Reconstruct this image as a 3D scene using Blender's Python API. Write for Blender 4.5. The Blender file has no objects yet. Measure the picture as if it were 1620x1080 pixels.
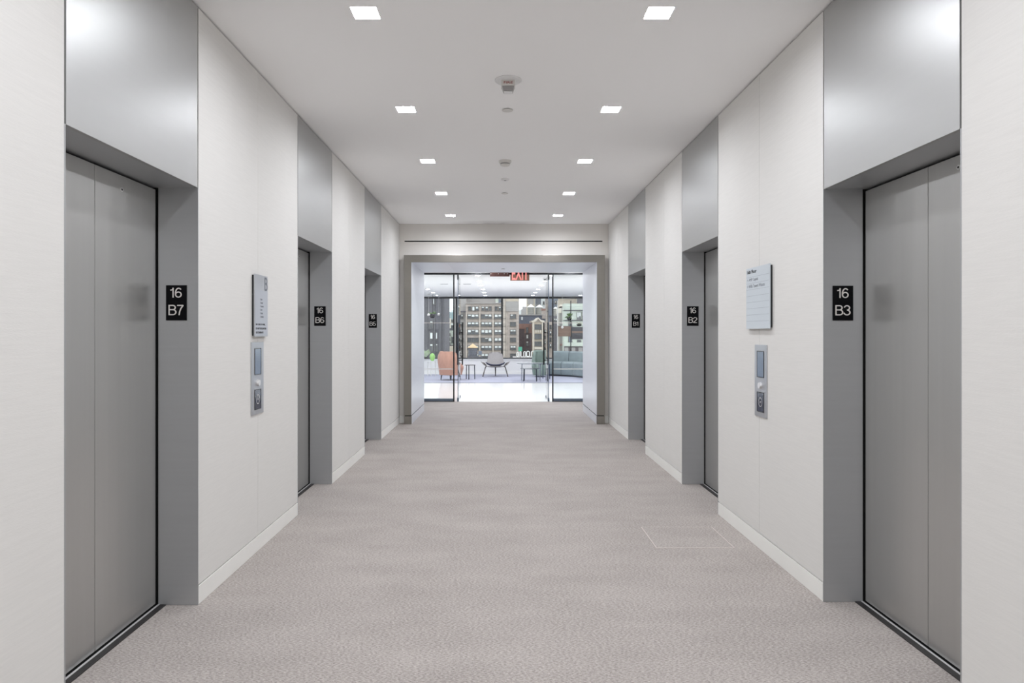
import bpy, bmesh, math, random
from mathutils import Vector
random.seed(7)
S = bpy.context.scene
COL = S.collection
PI = math.pi

# ------------------------------------------------------------------ camera, sky, exposure
H = 1.385            # eye height; X to the right, Y into the lobby, Z up
F = 1080.0           # focal length in pixels of the 1620 wide frame
cam_d = bpy.data.cameras.new('camera')
cam_d.sensor_width = 36.0
cam_d.lens = 24.0
cam_d.shift_x = 19.5 / 1620
cam_d.shift_y = -14.0 / 1620
cam_d.clip_start = 0.05
cam_d.clip_end = 3000
cam = bpy.data.objects.new('camera', cam_d)
cam.location = (0, 0, H)
cam.rotation_euler = (PI / 2, 0, 0)
COL.objects.link(cam)
S.camera = cam

S.view_settings.view_transform = 'Standard'
S.view_settings.look = 'None'
S.view_settings.gamma = 1.0
S.view_settings.use_curve_mapping = False
S.view_settings.exposure = 0.0
S.cycles.max_bounces = 14
S.cycles.diffuse_bounces = 8
S.cycles.glossy_bounces = 6
S.cycles.transparent_max_bounces = 16
S.cycles.use_denoising = True

W = bpy.data.worlds.new('overcast_sky')
S.world = W
W.use_nodes = True
bg = W.node_tree.nodes['Background']
bg.inputs[0].default_value = (0.93, 0.965, 1.0, 1)
bg.inputs[1].default_value = 1.85

LOBBY_LAMP = 250.0    # radiance of the lobby downlights
LOUNGE_LAMP = 310.0  # radiance of the lounge downlights


# ------------------------------------------------------------------ materials
def lin(c):
    c = c / 255.0
    return c / 12.92 if c <= 0.04045 else ((c + 0.055) / 1.055) ** 2.4


def rgb(c):
    return (lin(c[0]), lin(c[1]), lin(c[2]), 1)


MATS = {}


def mat(name, c, rough=0.6, metal=0.0, vary=0.06, scale=(3, 3, 3), bump=0.0, bscale=None, detail=3.0, coat=0.0, spec=0.5):
    """Principled surface whose colour wanders a little with a stretched noise; optional fine bump."""
    if name in MATS:
        return MATS[name]
    m = bpy.data.materials.new(name)
    m.use_nodes = True
    nt = m.node_tree
    b = nt.nodes['Principled BSDF']
    b.inputs['Roughness'].default_value = rough
    b.inputs['Metallic'].default_value = metal
    b.inputs['Coat Weight'].default_value = coat
    b.inputs['Specular IOR Level'].default_value = spec
    tc = nt.nodes.new('ShaderNodeTexCoord')
    mp = nt.nodes.new('ShaderNodeMapping')
    mp.inputs['Scale'].default_value = scale
    nt.links.new(tc.outputs['Object'], mp.inputs[0])
    n = nt.nodes.new('ShaderNodeTexNoise')
    n.inputs['Scale'].default_value = 1.0
    n.inputs['Detail'].default_value = detail
    nt.links.new(mp.outputs[0], n.inputs['Vector'])
    r = nt.nodes.new('ShaderNodeValToRGB')
    a = rgb(c)
    r.color_ramp.elements[0].position = 0.3
    r.color_ramp.elements[1].position = 0.7
    r.color_ramp.elements[0].color = tuple(max(0, x * (1 - vary)) for x in a[:3]) + (1,)
    r.color_ramp.elements[1].color = tuple(min(1, x * (1 + vary)) for x in a[:3]) + (1,)
    nt.links.new(n.outputs['Fac'], r.inputs[0])
    nt.links.new(r.outputs[0], b.inputs['Base Color'])
    if bump:
        mp2 = nt.nodes.new('ShaderNodeMapping')
        mp2.inputs['Scale'].default_value = bscale or scale
        nt.links.new(tc.outputs['Object'], mp2.inputs[0])
        n2 = nt.nodes.new('ShaderNodeTexNoise')
        n2.inputs['Scale'].default_value = 1.0
        n2.inputs['Detail'].default_value = 2.0
        nt.links.new(mp2.outputs[0], n2.inputs['Vector'])
        bp = nt.nodes.new('ShaderNodeBump')
        bp.inputs['Strength'].default_value = bump
        bp.inputs['Distance'].default_value = 0.002
        nt.links.new(n2.outputs['Fac'], bp.inputs['Height'])
        nt.links.new(bp.outputs[0], b.inputs['Normal'])
    MATS[name] = m
    return m


def emit(name, c, s):
    m = bpy.data.materials.new(name)
    m.use_nodes = True
    nt = m.node_tree
    nt.nodes.remove(nt.nodes['Principled BSDF'])
    e = nt.nodes.new('ShaderNodeEmission')
    e.inputs[0].default_value = rgb(c)
    e.inputs[1].default_value = s
    nt.links.new(e.outputs[0], nt.nodes['Material Output'].inputs[0])
    return m


def glass(name, tint=(240, 248, 246), refl=0.06, rough=0.0):
    m = bpy.data.materials.new(name)
    m.use_nodes = True
    nt = m.node_tree
    nt.nodes.remove(nt.nodes['Principled BSDF'])
    t = nt.nodes.new('ShaderNodeBsdfTransparent')
    t.inputs[0].default_value = rgb(tint)
    g = nt.nodes.new('ShaderNodeBsdfGlossy')
    g.inputs['Roughness'].default_value = rough
    fr = nt.nodes.new('ShaderNodeFresnel')
    fr.inputs['IOR'].default_value = 1.2 + refl * 3
    mx = nt.nodes.new('ShaderNodeMixShader')
    nt.links.new(fr.outputs[0], mx.inputs[0])
    nt.links.new(t.outputs[0], mx.inputs[1])
    nt.links.new(g.outputs[0], mx.inputs[2])
    nt.links.new(mx.outputs[0], nt.nodes['Material Output'].inputs[0])
    return m


def carpet_mat(name, c_dark, c_light, bump=0.5):
    m = bpy.data.materials.new(name)
    m.use_nodes = True
    nt = m.node_tree
    L = nt.links.new
    b = nt.nodes['Principled BSDF']
    b.inputs['Roughness'].default_value = 0.95
    b.inputs['Specular IOR Level'].default_value = 0.1
    tc = nt.nodes.new('ShaderNodeTexCoord')
    # fine twill of short slanting loops
    mp = nt.nodes.new('ShaderNodeMapping')
    mp.inputs['Rotation'].default_value = (0, 0, math.radians(38))
    mp.inputs['Scale'].default_value = (75, 210, 1)
    L(tc.outputs['Object'], mp.inputs[0])
    n = nt.nodes.new('ShaderNodeTexNoise')
    n.inputs['Scale'].default_value = 1.0
    n.inputs['Detail'].default_value = 2.5
    n.inputs['Roughness'].default_value = 0.65
    L(mp.outputs[0], n.inputs['Vector'])
    # soft streaks across the corridor
    mp2 = nt.nodes.new('ShaderNodeMapping')
    mp2.inputs['Scale'].default_value = (1.6, 3.2, 1)
    L(tc.outputs['Object'], mp2.inputs[0])
    n2 = nt.nodes.new('ShaderNodeTexNoise')
    n2.inputs['Scale'].default_value = 1.0
    n2.inputs['Detail'].default_value = 5
    n2.inputs['Roughness'].default_value = 0.6
    L(mp2.outputs[0], n2.inputs['Vector'])
    ma = nt.nodes.new('ShaderNodeMath')
    ma.operation = 'MULTIPLY_ADD'
    ma.inputs[1].default_value = 0.15
    L(n2.outputs['Fac'], ma.inputs[0])
    mb_ = nt.nodes.new('ShaderNodeMath')
    mb_.operation = 'MULTIPLY'
    mb_.inputs[1].default_value = 0.87
    L(n.outputs['Fac'], mb_.inputs[0])
    L(mb_.outputs[0], ma.inputs[2])
    r = nt.nodes.new('ShaderNodeValToRGB')
    r.color_ramp.elements[0].position = 0.36
    r.color_ramp.elements[1].position = 0.70
    r.color_ramp.elements[0].color = rgb(c_dark)
    r.color_ramp.elements[1].color = rgb(c_light)
    L(ma.outputs[0], r.inputs[0])
    L(r.outputs[0], b.inputs['Base Color'])
    bp = nt.nodes.new('ShaderNodeBump')
    bp.inputs['Strength'].default_value = bump
    bp.inputs['Distance'].default_value = 0.002
    L(n.outputs['Fac'], bp.inputs['Height'])
    L(bp.outputs[0], b.inputs['Normal'])
    return m


M_fabric = mat('woven_wallcovering', (222, 221, 218), 0.85, 0, 0.02, (7, 7, 150), bump=0.16, bscale=(60, 60, 400), spec=0.25)
M_base = mat('baseboard_paint', (240, 240, 236), 0.5, 0, 0.01)
M_back = mat('dark_reveal', (70, 69, 67), 0.9, 0, 0.02)
M_ceil = mat('ceiling_paint', (250, 250, 250), 0.9, 0, 0.006, (0.8, 0.8, 0.8), spec=0.2)
M_end = mat('end_wall_paint', (226, 223, 218), 0.8, 0, 0.015, (2, 2, 2), spec=0.2)
M_carpet = carpet_mat('lobby_carpet', (134, 128, 124), (202, 195, 190))
M_carpet2 = carpet_mat('lounge_carpet', (158, 160, 176), (192, 194, 208))
M_steel = mat('satin_steel', (186, 188, 190), 0.40, 0.6, 0.015, (3, 3, 60))
M_transom = mat('transom_steel', (182, 183, 182), 0.40, 0.66, 0.008, (3, 3, 30))
M_door = mat('brushed_door_steel', (188, 188, 186), 0.32, 0.75, 0.014, (30, 30, 0.8))
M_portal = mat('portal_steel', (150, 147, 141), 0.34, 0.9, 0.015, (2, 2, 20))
M_lining_lit = mat('lounge_lit_lining', (226, 229, 236), 0.34, 0.3, 0.012, (2, 2, 20))  # lighter copy of the portal steel, lounge light put into its colour
M_bronze = mat('dark_sill', (62, 60, 60), 0.45, 0.6, 0.08, (40, 40, 40))
M_bright = mat('bright_strip', (235, 235, 235), 0.3, 0.5, 0.01)
M_black = mat('black_void', (6, 6, 6), 0.9, 0, 0.01)
M_plate = mat('black_sign_face', (4, 4, 8), 0.6, 0, 0.02, spec=0.15)
M_letter = mat('pale_letter', (222, 219, 215), 0.5, 0, 0.01)
M_plate_st = mat('plate_steel', (190, 192, 196), 0.3, 0.8, 0.02, (60, 60, 2))
M_insert = mat('sign_insert', (186, 190, 198), 0.35, 0.35, 0.02)
M_dir = mat('directory_panel', (200, 208, 214), 0.35, 0.0, 0.01)
M_dirl = mat('directory_rule', (165, 173, 180), 0.5, 0, 0.01)
M_dk = mat('dark_print', (38, 40, 44), 0.6, 0, 0.01)
M_gr = mat('grey_print', (118, 122, 130), 0.6, 0, 0.01)
M_screen = mat('blue_grey_screen', (112, 128, 148), 0.12, 0, 0.06, (20, 20, 12))
M_navy = mat('navy_screen', (30, 40, 66), 0.1, 0, 0.1, (20, 20, 14))
M_white_pl = mat('white_plastic', (226, 226, 226), 0.4, 0, 0.01)
M_cream_pl = mat('cream_plastic', (216, 214, 210), 0.5, 0, 0.01)
M_grey_pl = mat('grey_lens', (150, 148, 148), 0.3, 0, 0.05, (40, 40, 40))
M_red = mat('red_print', (150, 60, 56), 0.5, 0, 0.01)
M_frame = mat('dark_bronze_frame', (46, 48, 50), 0.4, 0.4, 0.03)
M_rail = mat('grey_blue_rail', (110, 122, 136), 0.35, 0.7, 0.02)
M_glass = glass('clear_glass', (253, 254, 254))
M_wglass = glass('window_glass', (252, 254, 254), 0.04)
M_film = mat('frosted_strip', (232, 232, 230), 0.6, 0, 0.01)
M_marble = mat('white_marble', (246, 246, 246), 0.16, 0, 0.03, (9, 9, 9), detail=8)
M_lwall = mat('lounge_white_wall', (236, 236, 234), 0.7, 0, 0.008)
M_lens = emit('downlight_lens', (247, 249, 255), LOBBY_LAMP)
M_lens2 = emit('lounge_downlight_lens', (247, 249, 255), LOUNGE_LAMP)
M_exit = emit('exit_red', (255, 150, 145), 1.25)
M_acryl = glass('tinted_acrylic', (196, 172, 160), 0.08)
M_brownp = mat('reddish_brown_panel', (104, 72, 66), 0.4, 0.2, 0.15, (30, 30, 30))


# ------------------------------------------------------------------ geometry helpers
class MB:
    def __init__(self, root=None):
        self.v, self.f = [], []
        self.o = Vector(root.location) if root is not None else Vector((0, 0, 0))

    def raw(self, vs, fs):
        n = len(self.v)
        self.v += [tuple(Vector(p) - self.o) for p in vs]
        self.f += [tuple(n + i for i in f) for f in fs]
        return self

    def box(self, x0, x1, y0, y1, z0, z1):
        x0, x1 = min(x0, x1), max(x0, x1)
        y0, y1 = min(y0, y1), max(y0, y1)
        vs = [(x, y, z) for z in (z0, z1) for y in (y0, y1) for x in (x0, x1)]
        return self.raw(vs, [(0, 2, 3, 1), (4, 5, 7, 6), (0, 1, 5, 4), (2, 6, 7, 3), (0, 4, 6, 2), (1, 3, 7, 5)])

    def cone(self, p0, p1, r0, r1, n=12, sq=0.0):
        p0, p1 = Vector(p0), Vector(p1)
        d = (p1 - p0).normalized()
        a = Vector((0, 0, 1)) if abs(d.z) < 0.9 else Vector((1, 0, 0))
        u = d.cross(a).normalized()
        w = d.cross(u).normalized()
        vs = []
        for p, r in ((p0, r0), (p1, r1)):
            for i in range(n):
                t = 2 * PI * i / n + PI / n * (1 if sq else 0)
                vs.append(p + (u * math.cos(t) + w * math.sin(t)) * r)
        fs = [(i, (i + 1) % n, n + (i + 1) % n, n + i) for i in range(n)]
        fs += [tuple(range(n - 1, -1, -1)), tuple(range(n, 2 * n))]
        return self.raw(vs, fs)

    def lathe(self, c, prof, n=24, sx=1.0, sy=1.0):
        vs, fs = [], []
        for r, z in prof:
            for i in range(n):
                t = 2 * PI * i / n
                vs.append((c[0] + r * sx * math.cos(t), c[1] + r * sy * math.sin(t), c[2] + z))
        for k in range(len(prof) - 1):
            for i in range(n):
                j = (i + 1) % n
                fs.append((k * n + i, k * n + j, (k + 1) * n + j, (k + 1) * n + i))
        fs.append(tuple(range(n - 1, -1, -1)))
        m = (len(prof) - 1) * n
        fs.append(tuple(range(m, m + n)))
        return self.raw(vs, fs)

    def ball(self, c, r, n=14, sz=1.0):
        prof = [(max(1e-4, r * math.sin(PI * k / 8)), -r * sz * math.cos(PI * k / 8)) for k in range(9)]
        return self.lathe(c, prof, n)

    def tube(self, pts, r, n=8):
        for a, b in zip(pts[:-1], pts[1:]):
            self.cone(a, b, r, r, n)
        return self

    def sweep(self, pts, r, n=10):
        pts = [Vector(p) for p in pts]
        vs, fs = [], []
        for i, p in enumerate(pts):
            d = (pts[min(i + 1, len(pts) - 1)] - pts[max(i - 1, 0)]).normalized()
            h = d.cross(Vector((0, 0, 1))).normalized()
            q = h.cross(d).normalized()
            e = 0.75 if i in (0, len(pts) - 1) else 1.0
            for k in range(n):
                a = 2 * PI * k / n
                vs.append(p + (h * math.cos(a) + q * math.sin(a)) * r * e)
        for i in range(len(pts) - 1):
            for k in range(n):
                fs.append((i * n + k, i * n + (k + 1) % n, (i + 1) * n + (k + 1) % n, (i + 1) * n + k))
        fs.append(tuple(range(n - 1, -1, -1)))
        m = (len(pts) - 1) * n
        fs.append(tuple(range(m, m + n)))
        return self.raw(vs, fs)

    def grid(self, fn, nu, nv, thick=None):
        """surface fn(u, v) -> point; with thick, fn2 = fn offset, closed into a solid"""
        top = [fn(i / nu, j / nv) for j in range(nv + 1) for i in range(nu + 1)]
        W_ = nu + 1
        fs = [(j * W_ + i, j * W_ + i + 1, (j + 1) * W_ + i + 1, (j + 1) * W_ + i) for j in range(nv) for i in range(nu)]
        if thick is None:
            return self.raw(top, fs)
        bot = [thick(i / nu, j / nv) for j in range(nv + 1) for i in range(nu + 1)]
        N = len(top)
        fs += [tuple(N + k for k in reversed(f)) for f in list(fs)]
        for i in range(nu):
            fs.append((i + 1, i, N + i, N + i + 1))
            a = nv * W_ + i
            fs.append((a, a + 1, N + a + 1, N + a))
        for j in range(nv):
            a = j * W_
            fs.append((a, a + W_, N + a + W_, N + a))
            a = j * W_ + nu
            fs.append((a + W_, a, N + a, N + a + W_))
        return self.raw(top + bot, fs)

    def build(self, name, m, parent=None, bevel=0.0, smooth=False):
        me = bpy.data.meshes.new(name)
        me.from_pydata(self.v, [], self.f)
        bm = bmesh.new()
        bm.from_mesh(me)
        bmesh.ops.recalc_face_normals(bm, faces=bm.faces)
        if bevel:
            bmesh.ops.bevel(bm, geom=list(bm.edges), offset=bevel, segments=2, affect='EDGES', profile=0.6)
        bm.to_mesh(me)
        bm.free()
        me.materials.append(m)
        if smooth:
            for p in me.polygons:
                p.use_smooth = True
            try:
                me.set_sharp_from_angle(angle=math.radians(40))
            except Exception:
                pass
        o = bpy.data.objects.new(name, me)
        COL.objects.link(o)
        if parent is not None:
            o.parent = parent
        return o


def tag(o, label=None, cat=None, group=None, kind=None):
    for k, v in (('label', label), ('category', cat), ('group', group), ('kind', kind)):
        if v:
            o[k] = v
    return o


def empty(name, loc, label=None, cat=None, group=None, kind=None, rz=0.0):
    o = bpy.data.objects.new(name, None)
    o.location = loc
    o.rotation_euler = (0, 0, rz)
    o.empty_display_size = 0.1
    COL.objects.link(o)
    return tag(o, label, cat, group, kind)


def copy_tree(o, parent=None):
    c = o.copy()
    COL.objects.link(c)
    if parent is not None:
        c.parent = parent
    for ch in list(o.children):
        copy_tree(ch, c)
    return c


def text_obj(body, name, m, parent, centre, right, w, h, depth=0.0015, bold=0.0):
    """Raised lettering fitted to w x h, centred on `centre`; `right` is the reading direction, up is Z."""
    c = bpy.data.curves.new(name, 'FONT')
    c.body = body
    c.size = 1.0
    c.offset = bold
    t = bpy.data.objects.new(name, c)
    me = bpy.data.meshes.new_from_object(t)
    bpy.data.objects.remove(t)
    xs = [v.co.x for v in me.vertices]
    ys = [v.co.y for v in me.vertices]
    x0, x1, y0, y1 = min(xs), max(xs), min(ys), max(ys)
    r = Vector(right)
    up = Vector((0, 0, 1))
    nrm = r.cross(up)
    bm = bmesh.new()
    bm.from_mesh(me)
    ext = bmesh.ops.extrude_face_region(bm, geom=list(bm.faces))
    for g in ext['geom']:
        if isinstance(g, bmesh.types.BMVert):
            g.co.z += 1.0
    off = Vector(parent.location) if parent is not None else Vector((0, 0, 0))
    cc = Vector(centre) - off
    for v in bm.verts:
        a = ((v.co.x - x0) / (x1 - x0) - 0.5) * w
        b = ((v.co.y - y0) / (y1 - y0) - 0.5) * h
        v.co = cc + r * a + up * b + nrm * (v.co.z * depth)
    bmesh.ops.recalc_face_normals(bm, faces=bm.faces)
    bm.to_mesh(me)
    bm.free()
    me.name = name
    me.materials.clear()
    me.materials.append(m)
    o = bpy.data.objects.new(name, me)
    COL.objects.link(o)
    if parent is not None:
        o.parent = parent
    return o


def _arc(cx, cy, rx, ry, a0, a1, n=14):
    return [(cx + rx * math.cos(math.radians(a0 + (a1 - a0) * i / n)), cy + ry * math.sin(math.radians(a0 + (a1 - a0) * i / n))) for i in range(n + 1)]


# centre lines of grotesque capitals and figures, 1 high; (advance width, strokes)
GLYPH = {
    '1': (0.46, [[(0.06, 0.76), (0.20, 0.78), (0.29, 0.86), (0.31, 0.95)], [(0.31, 1.0), (0.31, 0.0)]]),
    '2': (0.62, [_arc(0.31, 0.69, 0.25, 0.26, 180, -28) + [(0.10, 0.12), (0.06, 0.05)], [(0.04, 0.05), (0.57, 0.05)]]),
    '3': (0.62, [_arc(0.30, 0.73, 0.22, 0.22, 170, -88, 12), _arc(0.30, 0.28, 0.25, 0.235, 88, -172, 14)]),
    '5': (0.62, [[(0.53, 0.95), (0.13, 0.95), (0.08, 0.46)], [(0.08, 0.50)] + _arc(0.30, 0.32, 0.25, 0.27, 125, -165, 16)]),
    '6': (0.64, [_arc(0.32, 0.31, 0.25, 0.26, 0, 360, 24), _arc(0.34, 0.62, 0.25, 0.33, 35, 90, 6) + _arc(0.34, 0.47, 0.27, 0.48, 90, 195, 12)]),
    '7': (0.60, [[(0.04, 0.95), (0.55, 0.95)], [(0.55, 0.97), (0.36, 0.66), (0.25, 0.34), (0.21, 0.0)]]),
    'B': (0.70, [[(0.08, 0.0), (0.08, 1.0)], [(0.08, 0.95), (0.38, 0.95)] + _arc(0.38, 0.74, 0.21, 0.21, 90, -90, 10) + [(0.08, 0.53)],
                 [(0.38, 0.53)] + _arc(0.40, 0.29, 0.24, 0.24, 90, -90, 10) + [(0.08, 0.05)]]),
}


def stroke_text(body, name, m, parent, centre, right, h, th=0.11, depth=0.0012, sx=1.0):
    r = Vector(right)
    up = Vector((0, 0, 1))
    nr = r.cross(up)
    tot = sum(GLYPH[c][0] for c in body)
    x = -tot / 2
    mb = MB(parent)
    C = Vector(centre)
    for c in body:
        w, st = GLYPH[c]
        for li, pl in enumerate(st):
            L, Rr = [], []
            for i, p in enumerate(pl):
                a = Vector(pl[max(0, i - 1)])
                b = Vector(pl[min(len(pl) - 1, i + 1)])
                d = (b - a)
                if (Vector(pl[0]) - Vector(pl[-1])).length < 1e-4 and i in (0, len(pl) - 1):
                    d = Vector(pl[1]) - Vector(pl[-2])
                d.normalize()
                n_ = Vector((-d.y, d.x)) * th / 2
                L.append(Vector(p) + n_)
                Rr.append(Vector(p) - n_)
            dz = depth * (1 + 0.08 * li)
            vs = []
            for k in (0, 1):
                for q in L + Rr:
                    vs.append(C + r * ((x + q.x) * h * sx) + up * ((q.y - 0.5) * h) + nr * (dz * k))
            n = len(pl)
            M = 2 * n
            fs = []
            for i in range(n - 1):
                fs.append((M + i, M + n + i, M + n + i + 1, M + i + 1))
                fs.append((i, M + i, M + i + 1, i + 1))
                fs.append((n + i, n + i + 1, M + n + i + 1, M + n + i))
            fs.append((0, n, M + n, M))
            fs.append((n - 1, M + n - 1, M + 2 * n - 1, 2 * n - 1))
            mb.raw(vs, fs)
        x += w
    return mb.build(name, m, parent)


# ------------------------------------------------------------------ dimensions
XL, XR = -1.535, 1.666
ZC = 3.05
DZ = 2.122           # head of the elevator openings
REC = 0.205          # recess of the elevator doors
Y0 = -3.2
LEFT = [(2.411, 3.472), (5.189, 6.244), (7.765, 8.842)]
RIGHT = [(2.467, 3.511), (5.208, 6.237), (7.806, 8.842)]
YE = 10.47
ZV = 2.75            # vestibule ceiling
ZL = 2.58            # lounge ceiling
YG = 13.72           # glass screen
YM = 18.8            # marble ends
YW = 22.66           # lounge window wall

# ------------------------------------------------------------------ setting: lobby
floor = MB().box(-2.4, 2.6, Y0, YG - 0.005, -0.12, 0).build('floor', M_carpet)
tag(floor, 'warm grey looped carpet of the elevator lobby', kind='structure')

LX = (-0.70, 0.83)
LY = [3.56 + 1.54 * k for k in range(5)] + [3.56 - 1.54 * k for k in range(1, 5)]
LH = 0.069
cb = MB()
cols = [Y0] + sorted(LY) + [YE]
cb.box(XL - 0.3, LX[0] - LH, Y0, YE + 0.1, ZC, ZC + 0.12)
cb.box(LX[0] + LH, LX[1] - LH, Y0, YE + 0.1, ZC, ZC + 0.12)
cb.box(LX[1] + LH, XR + 0.3, Y0, YE + 0.1, ZC, ZC + 0.12)
for lx in LX:
    e = Y0
    for ly in sorted(LY):
        cb.box(lx - LH, lx + LH, e, ly - LH, ZC, ZC + 0.12)
        e = ly + LH
    cb.box(lx - LH, lx + LH, e, YE + 0.1, ZC, ZC + 0.12)
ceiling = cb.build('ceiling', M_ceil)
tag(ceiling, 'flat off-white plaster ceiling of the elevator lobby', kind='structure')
# a faint soft-edged grey patch on the ceiling just before the end wall
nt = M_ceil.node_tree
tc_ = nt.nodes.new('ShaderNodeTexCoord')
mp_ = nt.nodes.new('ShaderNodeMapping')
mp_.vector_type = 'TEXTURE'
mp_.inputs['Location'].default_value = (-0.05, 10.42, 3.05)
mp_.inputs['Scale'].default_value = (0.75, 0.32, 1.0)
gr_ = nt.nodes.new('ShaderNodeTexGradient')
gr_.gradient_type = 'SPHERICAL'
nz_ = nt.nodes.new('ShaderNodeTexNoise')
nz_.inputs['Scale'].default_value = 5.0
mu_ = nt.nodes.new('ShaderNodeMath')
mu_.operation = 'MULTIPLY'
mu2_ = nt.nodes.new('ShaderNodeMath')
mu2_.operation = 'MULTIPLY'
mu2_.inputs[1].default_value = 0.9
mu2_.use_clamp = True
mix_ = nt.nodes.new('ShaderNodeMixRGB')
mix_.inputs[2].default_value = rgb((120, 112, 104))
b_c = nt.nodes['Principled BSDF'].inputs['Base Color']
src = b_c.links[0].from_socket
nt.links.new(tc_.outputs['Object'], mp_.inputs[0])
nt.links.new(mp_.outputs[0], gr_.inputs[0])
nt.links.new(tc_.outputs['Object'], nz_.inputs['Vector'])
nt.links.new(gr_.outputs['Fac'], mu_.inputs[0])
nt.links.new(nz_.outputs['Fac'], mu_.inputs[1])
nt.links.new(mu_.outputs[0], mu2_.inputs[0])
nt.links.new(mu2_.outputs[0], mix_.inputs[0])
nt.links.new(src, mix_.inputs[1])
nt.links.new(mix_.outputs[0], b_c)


def panels(side, X, openings):
    s = -1 if side == 'left' else 1
    root = MB().box(X + s * 0.016, X + s * 0.24, Y0, openings[0][0], 0, ZC)
    ends = [Y0] + [v for o in openings for v in o] + [YE]
    segs = [(ends[2 * i], ends[2 * i + 1]) for i in range(len(openings) + 1)]
    root = MB()
    for a, b in segs:
        root.box(X + s * 0.016, X + s * 0.30, a + (0.012 if a > Y0 else 0), b - (0.012 if b < YE else 0), 0, ZC)
    root = root.build('wall_' + side, M_back)
    tag(root, 'fabric-panelled lobby wall with three elevator bays', kind='structure')
    bb = None
    seams = {'left': [0.3, 4.334, 6.95, 9.62], 'right': [0.35, 4.38, 6.93, 9.62]}[side]
    for (a, b), sm in zip(segs, seams):
        a2 = a + (0.007 if a > Y0 else 0)
        b2 = b - (0.0045 if b < YE else 0.006)
        for p, q in ((a2, sm - 0.0015), (sm + 0.0015, b2)):
            MB().box(X, X + s * 0.014, p, q, 0.101, ZC - 0.011).build('wall_panel', M_fabric, root, bevel=0.001)
    bb = None
    for a, b in segs:
        m = MB().box(X - s * 0.002, X + s * 0.016, a + (0.007 if a > Y0 else 0), b - (0.007 if b < YE else 0.004), 0.001, 0.095)
        if bb is None:
            bb = m.build('baseboard_' + side, M_base, bevel=0.0012)
            tag(bb, 'flat white baseboard along the fabric wall', kind='structure')
        else:
            m.build('board', M_base, bb, bevel=0.0012)
    return root


panels('left', XL, LEFT)
panels('right', XR, RIGHT)
w = MB().box(XL - 0.3, XR + 0.3, Y0 - 0.15, Y0, 0, ZC).build('wall_near', M_end)
tag(w, 'plain off-white wall behind the viewer', kind='structure')

# end wall around the portal
PX0, PX1, PZ = -1.448, 1.592, 2.56
wm = MB()
wm.box(XL - 0.02, PX0 + 0.03, YE, YE + 0.12, 0.0, ZC)
wm.box(PX1 - 0.03, XR + 0.02, YE, YE + 0.12, 0.0, ZC)
wm.box(PX0 + 0.03, PX1 - 0.03, YE, YE + 0.12, PZ - 0.04, ZC)
wend = wm.build('wall_end', M_end)
tag(wend, 'off-white wall over and beside the metal portal', kind='structure')
be = MB().box(XL + 0.004, PX0 - 0.006, YE - 0.012, YE, 0.001, 0.11).build('baseboard_end', M_base)
tag(be, 'short white baseboard beside the portal', kind='structure')
MB().box(PX1 + 0.006, XR - 0.004, YE - 0.012, YE, 0.001, 0.11).build('board', M_base, be)

# linear slot diffuser
sd = empty('slot_diffuser', ((-1.459 + 1.575) / 2, YE, 2.781), 'long thin black linear air slot in a pale frame above the portal', 'air vent')
MB(sd).box(-1.459, 1.575, YE - 0.003, YE, 2.776, 2.793).build('slot', M_black, sd)
fm = MB(sd)
for z0, z1 in ((2.793, 2.822), (2.742, 2.776)):
    fm.box(-1.475, 1.591, YE - 0.006, YE, z0, z1)
for x0, x1 in ((-1.475, -1.459), (1.575, 1.591)):
    fm.box(x0, x1, YE - 0.006, YE, 2.776, 2.793)
fm.build('frame', M_end, sd, bevel=0.0008)

# ------------------------------------------------------------------ portal
pt = empty('trim_1', (0.07, 10.32, 0), 'deep brushed steel portal framing the passage to the glass doors', kind='structure')
IX0, IX1, IZ = -1.334, 1.467, 2.446
PF, PB = 10.32, 12.05
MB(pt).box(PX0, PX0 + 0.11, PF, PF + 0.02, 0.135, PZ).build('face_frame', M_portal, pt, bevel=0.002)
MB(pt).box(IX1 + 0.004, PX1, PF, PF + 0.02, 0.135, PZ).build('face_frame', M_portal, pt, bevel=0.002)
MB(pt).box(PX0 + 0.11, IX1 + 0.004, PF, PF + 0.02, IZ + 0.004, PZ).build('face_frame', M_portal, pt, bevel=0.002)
MB(pt).box(PX0, IX0, PF + 0.02, PB, 0.135, PZ).build('side_lining', M_lining_lit, pt, bevel=0.002)
MB(pt).box(IX1, PX1, PF + 0.02, PB, 0.135, PZ).build('side_lining', M_lining_lit, pt, bevel=0.002)
xs = [IX0, -0.80, 0.93, IX1]
for i in range(3):
    MB(pt).box(xs[i] + (0.001 if i else 0), xs[i + 1] - 0.001, PF + 0.02, PB, IZ, PZ).build('head_lining', M_lining_lit, pt)
for a, b in ((PX0 + 0.002, IX0 + 0.002), (IX1 - 0.002, PX1 - 0.002)):
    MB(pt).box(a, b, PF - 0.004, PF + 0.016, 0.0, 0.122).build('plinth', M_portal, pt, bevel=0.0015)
    MB(pt).box(a, b, PF + 0.017, PB - 0.01, 0.0, 0.122).build('plinth', M_lining_lit, pt, bevel=0.0015)
    MB(pt).box(a + 0.008, b - 0.008, PF + 0.006, PB - 0.02, 0.122, 0.135).build('shadow_gap', M_black, pt)

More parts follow.
